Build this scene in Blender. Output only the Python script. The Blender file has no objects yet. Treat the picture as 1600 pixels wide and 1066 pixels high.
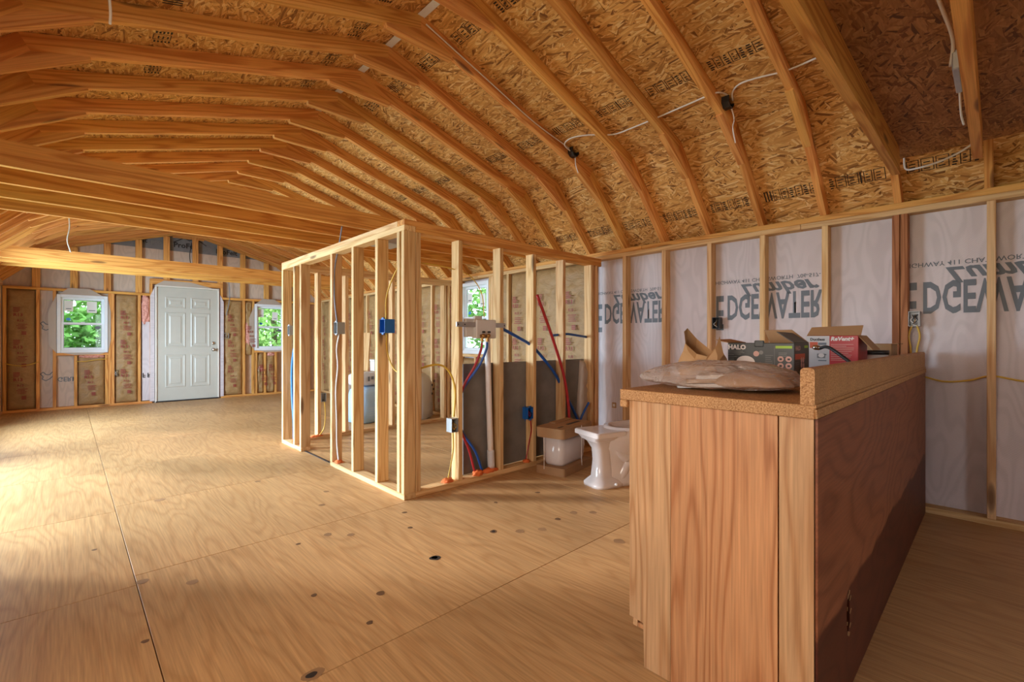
import bpy, bmesh, math, random
from mathutils import Vector, Matrix, noise as mnoise
random.seed(7)
S = bpy.context.scene
COL = S.collection
R = math.radians

# ------------------------------------------------------------------ camera
cd = bpy.data.cameras.new('camera'); cam = bpy.data.objects.new('camera', cd); COL.objects.link(cam)
cd.sensor_width = 36.0; cd.lens = 36.0*727.0/1600.0; cd.clip_start = 0.05; cd.clip_end = 300
cam.location = (0, 0, 1.07); cam.rotation_euler = (R(90), 0, R(-43.7))
S.camera = cam
# ------------------------------------------------------------------ view, world, lights
S.view_settings.view_transform = 'Standard'; S.view_settings.look = 'None'
S.view_settings.gamma = 1.0; S.view_settings.use_curve_mapping = False
S.view_settings.exposure = 0.08
S.cycles.use_denoising = True
S.cycles.max_bounces = 14; S.cycles.diffuse_bounces = 8; S.cycles.glossy_bounces = 4; S.cycles.transparent_max_bounces = 16
S.cycles.sample_clamp_indirect = 6.0
W = bpy.data.worlds.new('sky'); S.world = W; W.use_nodes = True
bg = W.node_tree.nodes['Background']
bg.inputs['Color'].default_value = (0.80, 0.90, 1.0, 1); bg.inputs['Strength'].default_value = 4.4
SKYCOL = (0.86, 0.93, 1.0)
def area(name, loc, rot, sx, sy, watts, col=SKYCOL):
    l = bpy.data.lights.new(name, 'AREA'); l.shape = 'RECTANGLE'; l.size = sx; l.size_y = sy
    l.energy = watts; l.color = col
    o = bpy.data.objects.new(name, l); COL.objects.link(o); o.location = loc; o.rotation_euler = rot
    return o
# low hazy sun, daylight at the patio opening, and fill lamps at added openings
sl = bpy.data.lights.new('low_sun', 'SUN'); sl.energy = 4.8; sl.angle = R(7); sl.color = (0.97, 0.97, 1.0)
so = bpy.data.objects.new('low_sun', sl); COL.objects.link(so)
so.rotation_euler = Vector((.70, -.71, -math.tan(R(15)))).to_track_quat('-Z', 'Y').to_euler()
area('daylight_patio_opening', (-2.8, 5.4, 1.5), (0, R(-90), R(-12)), 2.2, 3.0, 520, (0.60, 0.82, 1.0))
area('added_fill_left_far', (-0.98, 7.5, 1.30), (0, R(-90), 0), 1.2, 1.7, 150, (0.58, 0.80, 1.0))  # lamp at an unseen left opening, added to brighten the far end
area('added_fill_left_near', (-1.02, .85, 1.38), (0, R(-90), 0), 1.05, 1.4, 34, (1.0, 0.74, 0.50))  # warm lamp at an unseen left opening, added to fill the near floor
area('added_fill_near_wall', (1.2, -2.80, 1.05), (R(90), 0, 0), 0.85, 2.0, 6, (1.0, 0.80, 0.62))  # soft fill at an unseen doorway added behind the camera
area('added_fill_loft', (1.6, -2.80, 2.55), (R(90), 0, 0), 1.15, 0.48, 24, (1.0, 0.86, 0.70))  # unseen gable gap and lamp added to light the rafter faces

# ------------------------------------------------------------------ dimensions
WX = 3.87          # inner face of right wall studs
LX = -0.69         # inner face of left wall studs
CXR = 1.59         # ridge
FY = 10.10         # inner face of far wall studs
NY = -2.60         # inner face of near wall studs
TP = 1.96          # top of side wall plates
SD, ST = 0.089, 0.038
SPC = 0.41
def TY(k): return 0.04+SPC*k

# ------------------------------------------------------------------ object helpers
def tag(o, label=None, cat=None, group=None, kind=None):
    if label: o['label'] = label
    if cat: o['category'] = cat
    if group: o['group'] = group
    if kind: o['kind'] = kind
    return o
def empty(name, loc=(0, 0, 0), rz=0, parent=None):
    o = bpy.data.objects.new(name, None); COL.objects.link(o)
    o.location = loc; o.rotation_euler = (0, 0, rz); o.empty_display_size = .05
    if parent: o.parent = parent
    return o
def link(name, me, mat=None, parent=None, M=None):
    o = bpy.data.objects.new(name, me); COL.objects.link(o)
    if mat is not None and not me.materials: me.materials.append(mat)
    elif mat is not None and me.materials[0] is not mat:
        o.data = me = me.copy(); me.materials[0] = mat
    if parent: o.parent = parent
    if M is not None: o.matrix_basis = M
    return o
def mesh(name, vs, fs, smooth=False):
    me = bpy.data.meshes.new(name); me.from_pydata([tuple(v) for v in vs], [], fs); me.update()
    if smooth:
        me.polygons.foreach_set('use_smooth', [True]*len(me.polygons))
    return me
_box = {}
def boxmesh(sx, sy, sz, bev=0.0, key=''):
    k = (round(sx, 3), round(sy, 3), round(sz, 3), bev, key)
    if k in _box: return _box[k]
    bm = bmesh.new(); bmesh.ops.create_cube(bm, size=1)
    for v in bm.verts: v.co = Vector((v.co.x*sx, v.co.y*sy, v.co.z*sz))
    if bev: bmesh.ops.bevel(bm, geom=bm.edges[:], offset=bev, segments=1, affect='EDGES')
    me = bpy.data.meshes.new('box'); bm.to_mesh(me); bm.free(); _box[k] = me
    return me
def box(name, lo, hi, mat, parent=None, bev=0.0, grain=None):
    """axis aligned box; grain = axis that becomes local X"""
    c = [(a+b)/2 for a, b in zip(lo, hi)]; s = [abs(b-a) for a, b in zip(lo, hi)]
    g = grain if grain is not None else 0
    M = Matrix.Translation(c)
    if g == 2:   # local X -> world Z
        M = M @ Matrix(((0, 0, 1, 0), (0, 1, 0, 0), (1, 0, 0, 0), (0, 0, 0, 1))).transposed()
        M = Matrix.Translation(c) @ Matrix(((0, 0, -1, 0), (0, 1, 0, 0), (1, 0, 0, 0), (0, 0, 0, 1)))
        s = [s[2], s[1], s[0]]
    elif g == 1:
        M = M @ Matrix(((0, -1, 0, 0), (1, 0, 0, 0), (0, 0, 1, 0), (0, 0, 0, 1)))
        s = [s[1], s[0], s[2]]
    return link(name, boxmesh(*s, bev, mat.name), mat, parent, M)
def frame_from(p0, p1, up=(0, 0, 1)):
    x = (Vector(p1)-Vector(p0)); L = x.length; x.normalize(); up = Vector(up)
    y = up.cross(x); y.normalize(); z = x.cross(y)
    M = Matrix((x, y, z)).transposed().to_4x4(); M.translation = (Vector(p0)+Vector(p1))/2
    return M, L
def bar(name, p0, p1, w, h, mat, parent=None, bev=0.002, up=(0, 0, 1)):
    M, L = frame_from(p0, p1, up)
    return link(name, boxmesh(L, w, h, bev, mat.name), mat, parent, M)
def prism(name, pts, y0, y1, d, mat, parent=None, chamf=0):
    """polygon pts in XZ extruded from y0 to y1; d=(dx,dz) grain direction = local X"""
    cx = sum(p[0] for p in pts)/len(pts); cz = sum(p[1] for p in pts)/len(pts)
    l = math.hypot(*d); dx, dz = d[0]/l, d[1]/l
    loc = []
    for x, z in pts:
        a, b = x-cx, z-cz
        loc.append((a*dx+b*dz, -a*dz+b*dx))
    hy = (y1-y0)/2; n = len(pts)
    vs = [(a, -hy, b) for a, b in loc]+[(a, hy, b) for a, b in loc]
    ar = sum(loc[i][0]*loc[(i+1) % n][1]-loc[(i+1) % n][0]*loc[i][1] for i in range(n))
    f1 = list(range(n)); f2 = list(range(2*n-1, n-1, -1))
    sides = [(i, i+n, (i+1) % n+n, (i+1) % n) for i in range(n)]
    if ar < 0:
        f1 = f1[::-1]; f2 = f2[::-1]; sides = [s[::-1] for s in sides]
    me = mesh(name, vs, [f1, f2]+sides)
    M = Matrix(((dx, 0, -dz, cx), (0, 1, 0, (y0+y1)/2), (dz, 0, dx, cz), (0, 0, 0, 1)))
    return link(name, me, mat, parent, M)
def spline(pts, n=8):
    P = [Vector(p) for p in pts]; P = [2*P[0]-P[1]]+P+[2*P[-1]-P[-2]]; out = []
    for i in range(1, len(P)-2):
        for j in range(n):
            t = j/n; a, b, c, d = P[i-1:i+3]
            out.append(.5*((2*b)+(c-a)*t+(2*a-5*b+4*c-d)*t*t+(3*b-a-3*c+d)*t**3))
    out.append(P[-2]); return out
def tubemesh(pts, r, seg=8, n=8, smooth=True, straight=False):
    C = [Vector(p) for p in pts] if straight else spline(pts, n)
    vs, fs = [], []; ref = Vector((0.31, 0.17, 0.93)); m = len(C)
    for i, c in enumerate(C):
        t = (C[min(i+1, m-1)]-C[max(i-1, 0)]).normalized()
        u = t.cross(ref)
        if u.length < .05: u = t.cross(Vector((1, 0, 0)))
        u.normalize(); w = t.cross(u); ref = w.cross(t) if False else ref
        rr = r[i] if isinstance(r, (list, tuple)) else r
        for k in range(seg):
            a = 2*math.pi*k/seg; vs.append(c+u*math.cos(a)*rr+w*math.sin(a)*rr)
    for i in range(m-1):
        for k in range(seg):
            a, b = i*seg+k, i*seg+(k+1) % seg; fs.append((a, b, b+seg, a+seg))
    fs.append(tuple(range(seg))[::-1]); fs.append(tuple((m-1)*seg+k for k in range(seg)))
    return mesh('tube', vs, fs, smooth)
def tube(name, pts, r, mat, parent=None, seg=8, n=8, straight=False):
    return link(name, tubemesh(pts, r, seg, n, straight=straight), mat, parent)
def loft(rings, close_top=True, close_bot=True, smooth=True):
    m = len(rings[0]); vs = [p for r in rings for p in r]; fs = []
    for i in range(len(rings)-1):
        for k in range(m):
            a, b = i*m+k, i*m+(k+1) % m; fs.append((a, b, b+m, a+m))
    if close_bot: fs.append(tuple(range(m))[::-1])
    if close_top: fs.append(tuple((len(rings)-1)*m+k for k in range(m)))
    return mesh('loft', vs, fs, smooth)
_txt = {}
def textmesh(s, size, shear=0.0, bold=0.0, sx=1.0):
    k = (s, size, shear, bold, sx)
    if k in _txt: return _txt[k]
    c = bpy.data.curves.new('lettering', 'FONT'); c.body = s; c.size = size; c.shear = shear; c.offset = bold
    c.resolution_u = 2; c.align_x = 'LEFT'
    o = bpy.data.objects.new('tmp', c); COL.objects.link(o)
    me = bpy.data.meshes.new_from_object(o); bpy.data.objects.remove(o); bpy.data.curves.remove(c)
    if sx != 1.0:
        for v in me.vertices: v.co.x *= sx
    _txt[k] = me; return me
def basis(origin, ex, ey):
    ex = Vector(ex); ey = Vector(ey); ez = ex.cross(ey)
    M = Matrix((ex, ey, ez)).transposed().to_4x4(); M.translation = origin; return M
def joinmesh(parts, name='joined'):
    """parts: list of (mesh, Matrix) into one mesh"""
    vs, fs = [], []
    for me, M in parts:
        b = len(vs); vs += [M @ v.co for v in me.vertices]; fs += [tuple(b+i for i in p.vertices) for p in me.polygons]
    return mesh(name, vs, fs)
def rects(rs):
    vs, fs = [], []
    for x0, y0, x1, y1 in rs:
        b = len(vs); vs += [(x0, y0, 0), (x1, y0, 0), (x1, y1, 0), (x0, y1, 0)]; fs.append((b, b+1, b+2, b+3))
    return mesh('marks', vs, fs)

# ------------------------------------------------------------------ materials
class G:
    def __init__(s, name):
        s.m = bpy.data.materials.new(name); s.m.use_nodes = True; s.t = s.m.node_tree; s.t.nodes.clear()
        s.out = s.t.nodes.new('ShaderNodeOutputMaterial')
    def n(s, typ, ins=None, out=0, **pr):
        nd = s.t.nodes.new('ShaderNode'+typ)
        for k, v in pr.items(): setattr(nd, k, v)
        for k, v in (ins or {}).items():
            sk = nd.inputs[k]
            if isinstance(v, bpy.types.NodeSocket): s.t.links.new(v, sk)
            else: sk.default_value = v
        return nd.outputs[out]
    def math(s, op, a, b=0.0, c=None, clamp=False):
        i = {0: a, 1: b}
        if c is not None: i[2] = c
        return s.n('Math', i, operation=op, use_clamp=clamp)
    def mix(s, f, a, b, blend='MIX'):
        def c4(v): return v if isinstance(v, bpy.types.NodeSocket) else (tuple(v)+(1,) if len(v) == 3 else v)
        return s.n('Mix', {0: f, 6: c4(a), 7: c4(b)}, 2, data_type='RGBA', blend_type=blend)
    def ramp(s, f, stops, interp='LINEAR'):
        nd = s.t.nodes.new('ShaderNodeValToRGB'); s.t.links.new(f, nd.inputs[0]); e = nd.color_ramp.elements
        nd.color_ramp.interpolation = interp
        while len(e) < len(stops): e.new(0.5)
        for el, (p, c) in zip(e, stops):
            el.position = p; el.color = (c, c, c, 1) if isinstance(c, (int, float)) else tuple(c)+(1,)
        return nd.outputs[0]
    def coords(s, rnd=True, what='Object'):
        co = s.n('TexCoord', out=['Generated', 'Normal', 'UV', 'Object', 'Camera', 'Window', 'Reflection'].index(what))
        if not rnd: return co
        r = s.n('ObjectInfo', out=5)
        off = s.n('CombineXYZ', {0: s.math('MULTIPLY', r, 37.0), 1: s.math('MULTIPLY', r, 91.0), 2: s.math('MULTIPLY', r, 53.0)})
        return s.n('VectorMath', {0: co, 1: off}, operation='ADD')
    def scale(s, v, sc, rot=(0, 0, 0)):
        return s.n('Mapping', {'Vector': v, 'Scale': sc, 'Rotation': rot}, vector_type='TEXTURE' if False else 'POINT')
    def noise(s, v, scale=1.0, detail=2.0, rough=.5, dist=0.0):
        return s.n('TexNoise', {'Vector': v, 'Scale': scale, 'Detail': detail, 'Roughness': rough, 'Distortion': dist})
    def bump(s, h, st=.3, d=.002):
        return s.n('Bump', {'Strength': st, 'Distance': d, 'Height': h})
    def finish(s, col, rough=.6, bump=None, metal=0.0, spec=.5, **kw):
        i = {'Base Color': col if isinstance(col, bpy.types.NodeSocket) else tuple(col)+(1,), 'Roughness': rough, 'Metallic': metal, 'Specular IOR Level': spec}
        if bump is not None: i['Normal'] = bump
        i.update(kw)
        p = s.n('BsdfPrincipled', i); s.t.links.new(p, s.out.inputs[0]); return s.m
def plain(name, col, rough=.5, metal=0.0, spec=.5, vary=0.0, **kw):
    g = G(name)
    c = g.noise(g.coords(), 9.0, 3.0)
    k = g.ramp(c, [(.3, 1-vary-.04), (.7, 1.0)])
    return g.finish(g.mix(1.0, tuple(col), k, 'MULTIPLY'), rough, None, metal, spec, **kw)
def lumber(name, light, dark, knots=.45, vary=.22, rough=.62):
    g = G(name); p = g.coords()
    w = g.noise(g.scale(p, (.55, 9, 9)), 1.0, 2.0, .5)
    ring = g.math('SINE', g.math('MULTIPLY', w, 58.0))
    ring = g.ramp(g.math('MULTIPLY_ADD', ring, .5, .5), [(.35, 0.0), (.8, .6), (1.0, 1.0)])
    fib = g.noise(g.scale(p, (4, 260, 260)), 1.0, 2.0)
    col = g.mix(g.math('MULTIPLY', ring, .7), light, dark)
    col = g.mix(.35, col, g.ramp(fib, [(.3, .55), (.7, 1.15)]), 'MULTIPLY')
    vo = g.t.nodes.new('ShaderNodeTexVoronoi'); g.t.links.new(g.scale(p, (1.9, 9, 9)), vo.inputs['Vector']); vo.inputs['Scale'].default_value = 1.0
    gate = g.math('GREATER_THAN', g.n('SeparateColor', {0: vo.outputs['Color']}), 1-knots)
    kn = g.math('MULTIPLY', g.ramp(vo.outputs['Distance'], [(.06, 1.0), (.13, .75), (.19, 0.0)]), gate)
    col = g.mix(g.math('MULTIPLY', kn, .8), col, (.09, .03, .012))
    r = g.n('ObjectInfo', out=5)
    v = g.math('MULTIPLY_ADD', g.n('TexWhiteNoise', {'W': r}, noise_dimensions='1D'), vary*2, 1-vary)
    hu = g.math('MULTIPLY_ADD', g.n('TexWhiteNoise', {'W': g.math('ADD', r, 3.3)}, noise_dimensions='1D'), .012, .494)
    col = g.n('HueSaturation', {'Hue': hu, 'Saturation': 1.0, 'Value': v, 'Fac': 1.0, 'Color': col})
    return g.finish(col, rough, g.bump(g.math('ADD', g.math('MULTIPLY', ring, .4), fib), .25, .0012), spec=.25)
def plywood(name, light, dark, k=26.0, sc=(.55, 3.2, 3.2), vary=.12, rough=.55, extra=None, bumpy=.15, rs=.8):
    g = G(name); p = g.coords()
    wob = g.noise(g.scale(p, (2.2, 6, 6)), 1.0, 1.0)
    w = g.noise(g.scale(p, sc), 1.0, 2.0, .45)
    ring = g.math('SINE', g.math('MULTIPLY_ADD', w, k, g.math('MULTIPLY', wob, 2.6)))
    ring = g.ramp(g.math('MULTIPLY_ADD', ring, .5, .5), [(.3, 0.0), (.8, .45), (1.0, 1.0)])
    fib = g.noise(g.scale(p, (5, 150, 150)), 1.0, 3.0)
    big = g.noise(g.scale(p, (.9, 1.7, 1.7)), 1.0, 3.0)
    col = g.mix(g.math('MULTIPLY', ring, rs), light, dark)
    col = g.mix(.6, col, g.ramp(fib, [(.25, .55), (.75, 1.18)]), 'MULTIPLY')
    col = g.mix(.6, col, g.ramp(big, [(.25, .62), (.7, 1.1)]), 'MULTIPLY')
    r = g.n('ObjectInfo', out=5)
    v = g.math('MULTIPLY_ADD', g.n('TexWhiteNoise', {'W': r}, noise_dimensions='1D'), vary*2, 1-vary)
    col = g.n('HueSaturation', {'Value': v, 'Color': col})
    if extra: col = extra(g, col)
    return g.finish(col, rough, g.bump(fib, bumpy, .001), spec=.35)
def osb(name, stops):
    g = G(name); p = g.coords()
    warp = g.n('TexNoise', {'Vector': p, 'Scale': 3.0, 'Detail': 1.0}, 1)
    p2 = g.n('VectorMath', {0: p, 1: g.n('VectorMath', {0: warp, 3: .05}, operation='SCALE')}, operation='ADD')
    lay = []
    for a, sc in ((8, (7, 80, 7)), (-27, (7, 66, 7)), (40, (9, 85, 9)), (-62, (8, 75, 8))):
        v = g.t.nodes.new('ShaderNodeTexVoronoi'); v.inputs['Scale'].default_value = 1.0
        g.t.links.new(g.scale(g.scale(p2, (1, 1, 1), (0, 0, R(a))), sc), v.inputs['Vector'])
        lay.append(g.n('SeparateColor', {0: v.outputs['Color']}))
    n1 = g.noise(g.scale(p, (1, 2.2, 1)), 13.0, 2.0); n2 = g.noise(g.scale(p, (1, 1.8, 1)), 11.0, 2.0); n3 = g.noise(g.scale(p, (1.6, 1, 1)), 15.0, 1.0)
    def sel(a, b, n, t): return g.n('Mix', {0: g.math('GREATER_THAN', n, t), 2: a, 3: b}, 0, data_type='FLOAT')
    v = sel(sel(lay[0], lay[1], n1, .52), sel(lay[2], lay[3], n3, .5), n2, .54)
    fib = g.noise(g.scale(p2, (20, 160, 20), (0, 0, R(20))), 1.0, 2.0)
    col = g.ramp(v, stops)
    col = g.mix(.45, col, g.ramp(fib, [(.3, .6), (.7, 1.2)]), 'MULTIPLY')
    big = g.noise(p, 1.3, 2.0); col = g.mix(.5, col, g.ramp(big, [(.3, .7), (.7, 1.1)]), 'MULTIPLY')
    return g.finish(col, .6, g.bump(g.math('ADD', v, fib), .5, .003), spec=.35)

M = {}
M['stud'] = lumber('pine_stud', (.74, .49, .245), (.54, .275, .095), .35, .12)
M['rafter'] = lumber('pine_rafter', (.76, .375, .105), (.48, .16, .032), .4, .10)
M['joist'] = lumber('pine_joist', (.78, .385, .095), (.52, .18, .032), .3, .06)
M['lvl'] = lumber('strand_stud', (.42, .17, .07), (.20, .06, .02), 0, .08)
M['gusset'] = lumber('gusset_wood', (.70, .335, .095), (.45, .155, .035), .15, .08, .75)
M['osb'] = osb('osb_sheathing', [(0, (.20, .075, .018)), (.08, (.36, .155, .038)), (.3, (.58, .275, .07)), (.6, (.70, .365, .105)), (.85, (.80, .47, .165)), (1, (.86, .58, .26))])
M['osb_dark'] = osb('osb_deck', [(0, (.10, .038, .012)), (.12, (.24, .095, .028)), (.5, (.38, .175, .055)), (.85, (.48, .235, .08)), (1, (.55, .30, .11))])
M['floor'] = plywood('floor_plywood', (.55, .325, .14), (.39, .19, .064), 120, (.5, 3.2, 3.2), .04, .5, rs=.42)
M['cab_front'] = plywood('cabinet_end_ply', (.60, .295, .13), (.40, .15, .052), 85, (.5, 6, 6), .05, .5)
M['cab_strip'] = plywood('cabinet_strip_ply', (.62, .365, .18), (.45, .215, .085), 85, (.55, 6, 6), .06, .5)
def stain(g, col):
    # dark water stain rising along the foot of the panel, with its own wavy outline
    co = g.n('SeparateXYZ', {0: g.n('TexCoord', out=3)}); x = co
    nd = co.node; y = nd.outputs['Z']
    wv = g.noise(g.n('TexCoord', out=3), 3.2, 3.0)
    h = g.math('MULTIPLY_ADD', wv, .13, -.165)
    e = g.math('SUBTRACT', g.math('ADD', h, g.math('MULTIPLY', x, .03)), y)
    f = g.ramp(g.math('MULTIPLY_ADD', e, 14.0, .5, True), [(0.42, 0.0), (.6, 1.0)])
    col = g.mix(f, col, g.mix(1.0, col, (.34, .22, .22), 'MULTIPLY'))
    sc = g.noise(g.scale(g.n('TexCoord', out=3), (3, 1, 24), (0, R(-35), 0)), 2.2, 3.0)
    low = g.math('LESS_THAN', y, -.26)
    return g.mix(g.math('MULTIPLY', g.ramp(sc, [(.70, 0.0), (.76, .55)]), low), col, (.55, .42, .36))
M['cab_back'] = plywood('cabinet_back_ply', (.27, .09, .037), (.165, .045, .017), 130, (.8, 2.4, 2.4), .02, .5, stain, rs=.7)
M['particle'] = None
g = G('particleboard'); p = g.coords()
a = g.noise(p, 240.0, 2.0, .7); b = g.noise(p, 14.0, 3.0)
c = g.ramp(a, [(.3, (.22, .095, .03)), (.5, (.46, .235, .09)), (.7, (.62, .38, .18))])
M['particle'] = g.finish(g.mix(.5, c, g.ramp(b, [(.3, .75), (.7, 1.1)]), 'MULTIPLY'), .6, g.bump(a, .2, .001), spec=.3)
# house wrap: white woven sheet, plywood veins showing through
def wrap(name, base, veins=.3):
    g = G(name); p = g.coords(False)
    w = g.noise(g.scale(p, (.9, 1, 7.0), (R(0), 0, 0)), 1.0, 2.0); w2 = g.noise(g.scale(p, (3.4, 3.4, 1.0)), 1.0, 2.0)
    ring = g.ramp(g.math('MULTIPLY_ADD', g.math('SINE', g.math('MULTIPLY', w2, 95.0)), .5, .5), [(.3, 1.0), (.9, 1-veins)])
    wy = g.n('TexWave', {'Vector': p, 'Scale': 46.0, 'Distortion': 1.5, 'Detail': 1.0}, 1, bands_direction='Z')
    wx = g.n('TexWave', {'Vector': g.scale(p, (1, 1, 1)), 'Scale': 46.0, 'Distortion': 1.5, 'Detail': 1.0}, 1, bands_direction='DIAGONAL')
    col = g.mix(1.0, tuple(base), ring, 'MULTIPLY')
    big = g.noise(p, 1.6, 3.0); col = g.mix(.5, col, g.ramp(big, [(.3, .82), (.7, 1.05)]), 'MULTIPLY')
    return g.finish(col, .38, g.bump(g.math('ADD', wy, wx), .22, .0012), spec=.5)
M['wrap'] = wrap('house_wrap', (.64, .565, .575), .08)
M['wrap_far'] = wrap('house_wrap_tan', (.60, .47, .37), .10)
M['felt'] = plain('roofing_felt', (.20, .205, .21), .7, vary=.2)
M['ink'] = plain('grey_print', (.13, .15, .175), .5)
M['ink_black'] = plain('black_print', (.018, .016, .015), .5)
M['stamp'] = plain('stamp_print', (.018, .012, .008), .7)
M['ink_red'] = plain('red_print', (.27, .035, .03), .6)
g = G('kraft_facing'); p = g.coords()
a = g.noise(g.scale(p, (5, 5, 9)), 1.0, 4.0, .6, 1.2); b = g.noise(p, 60.0, 2.0)
c = g.mix(a, (.26, .145, .055), (.46, .285, .12))
M['kraft'] = g.finish(g.mix(.3, c, g.ramp(b, [(.3, .8), (.7, 1.1)]), 'MULTIPLY'), .55, g.bump(a, .8, .02), spec=.4)
g = G('pink_fiberglass'); p = g.coords(); a = g.noise(p, 40.0, 5.0, .7)
M['pink'] = g.finish(g.ramp(a, [(.3, (.45, .14, .10)), (.6, (.80, .42, .34))]), .9, g.bump(a, 1.0, .01), spec=.1)
M['vinyl'] = plain('white_vinyl', (.80, .84, .88), .3)
M['vinyl_line'] = plain('grey_gasket', (.36, .40, .43), .5)
M['paper'] = plain('white_paper', (.82, .82, .80), .6)
M['poly'] = plain('milky_flashing', (.46, .38, .31), .4)
M['door'] = plain('door_paint', (.50, .475, .41), .38)
M['jamb'] = plain('door_jamb_primer', (.72, .66, .58), .5)
M['chrome'] = plain('satin_nickel', (.62, .60, .57), .25, 1.0)
M['galv'] = plain('galvanised_steel', (.56, .57, .58), .42, .85, vary=.15)
M['strap'] = plain('sky_tinted_strap', (.80, .88, .96), .35, .15)  # pale blue sky reflection put into the base colour
M['grey_box'] = plain('grey_steel_box', (.40, .42, .43), .45, .35)
M['blue_box'] = plain('blue_plastic', (.010, .115, .42), .4)
M['black'] = plain('black_plastic', (.018, .018, .02), .45)
M['nm_white'] = plain('white_cable', (.74, .70, .66), .45)
M['nm_yellow'] = plain('yellow_cable', (.66, .42, .05), .45)
M['nm_grey'] = plain('grey_cable', (.20, .22, .27), .45)
M['pex_red'] = plain('red_pipe', (.42, .022, .028), .35)
M['pex_blue'] = plain('blue_pipe', (.012, .085, .36), .35)
M['pex_lblue'] = plain('bright_blue_pipe', (.03, .22, .62), .35)
M['pvc'] = plain('white_pvc', (.78, .73, .69), .35)
M['pvc_grey'] = plain('grey_white_plastic', (.66, .64, .60), .4)
M['foam'] = plain('orange_foam', (.88, .20, .045), .8, vary=.2)
M['brass'] = plain('brass', (.45, .25, .08), .35, .8)
M['porcelain'] = plain('porcelain', (.66, .60, .575), .08, spec=.6)
M['card'] = plain('cardboard', (.42, .245, .115), .75, vary=.1)
M['card_dk'] = plain('brown_cardboard', (.36, .195, .085), .75, vary=.12)
M['kraft_paper'] = plain('kraft_paper', (.46, .25, .10), .7, vary=.12)
M['cement'] = plain('cement_board', (.215, .205, .19), .85, vary=.18)
M['halo'] = plain('dark_grey_carton', (.045, .05, .048), .45)
M['white_ink'] = plain('white_print', (.72, .66, .62), .5)
M['dim_ink'] = plain('dim_print', (.20, .20, .19), .5)
M['green_ink'] = plain('green_print', (.34, .55, .03), .5)
M['pink_ink'] = plain('salmon_print', (.62, .36, .30), .5)
M['orange_ink'] = plain('orange_print', (.55, .09, .035), .5)
M['red_carton'] = plain('red_carton', (.42, .022, .028), .4)
M['grey_carton'] = plain('pale_grey_carton', (.50, .49, .49), .45)
M['knot'] = plain('floor_knot', (.17, .085, .035), .6, vary=.5)
M['plug'] = plain('floor_plug', (.34, .19, .085), .6, vary=.3)
M['knothole'] = plain('knot_hole', (.02, .012, .008), .8)
M['bag_white'] = plain('white_sack', (.66, .66, .68), .4)
M['bag_blue'] = plain('blue_wrapped_pack', (.40, .60, .82), .35)
M['grass'] = plain('grass', (.16, .26, .07), .9, vary=.4)
M['bark'] = plain('bark', (.20, .15, .11), .9, vary=.3)
def leafmat(name, col):
    g = G(name); r = g.n('NewGeometry', out=8)
    c = g.mix(r, tuple(x*.55 for x in col), tuple(min(1, x*1.5) for x in col))
    return g.finish(c, .6, spec=.3)
M['leaf'] = leafmat('leaf_green', (.20, .42, .10)); M['leaf2'] = leafmat('leaf_pale', (.34, .56, .16))
g = G('window_glass')
fr = g.math('MULTIPLY_ADD', g.n('LayerWeight', {'Blend': .3}, 1), .12, .03); tr = g.n('BsdfTransparent', {'Color': (.93, .98, .96, 1)}); gl = g.n('BsdfGlossy', {'Roughness': .02})
mx = g.n('MixShader', {0: fr, 1: tr, 2: gl}); g.t.links.new(mx, g.out.inputs[0]); M['glass'] = g.m
g = G('clear_plastic'); p = g.coords()
a = g.noise(p, 15.0, 4.0, .6, 1.0)
fr = g.n('LayerWeight', {'Blend': .35}, 1)
tr = g.n('BsdfTransparent', {'Color': (.93, .88, .84, 1)})
pl = g.n('BsdfPrincipled', {'Base Color': (.62, .52, .46, 1), 'Roughness': .12, 'Normal': g.bump(a, .9, .03), 'Specular IOR Level': .9})
mx = g.n('MixShader', {0: g.math('MULTIPLY_ADD', fr, .6, .26, True), 1: tr, 2: pl}); g.t.links.new(mx, g.out.inputs[0]); M['bagplastic'] = g.m

# ================================================================== FLOOR
floor = tag(empty('floor'), kind='structure')
def sheet_floor(x0, x1, y0, y1):
    box('plywood_sheet', (x0+.0015, y0+.0015, -.02), (x1-.0015, y1-.0015, 0), M['floor'], floor, .001, 1)
box('subfloor_base', (LX-.2, NY-.2, -.06), (WX+.2, FY+.2, -.022), M['knothole'], floor)
ys = [NY-.1, -.72, .50, 1.50, 2.72, 3.94, 5.16, 6.38, 7.60, 8.82, FY+.1]
for i in range(len(ys)-1):
    if ys[i+1] < .6: sheet_floor(.22, 1.44, ys[i], ys[i+1]); sheet_floor(1.44, WX+.1, ys[i], ys[i+1])
    else: sheet_floor(.22, 2.66, ys[i], ys[i+1])
ys2 = [NY-.1, -1.05, .17, 1.39, 2.61, 3.83, 5.05, 6.27, 7.49, 8.71, FY+.1]
for i in range(len(ys2)-1):
    sheet_floor(LX-.1, .22, ys2[i], ys2[i+1])
    if ys2[i] > 0: sheet_floor(2.66, WX+.1, max(.50, ys2[i]), ys2[i+1])
def knot(x, y, rx, ry, mat, rot=0.0):
    vs = [(math.cos(a)*rx*(1+.12*math.sin(3*a+x*9)), math.sin(a)*ry*(1+.1*math.cos(2*a+y*7)), 0) for a in [2*math.pi*i/14 for i in range(14)]]
    o = link('knot_patch', mesh('knot', vs, [tuple(range(14))]), M[mat], floor, Matrix.Translation((x, y, .0008)) @ Matrix.Rotation(rot, 4, 'Z'))
    return o
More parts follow.
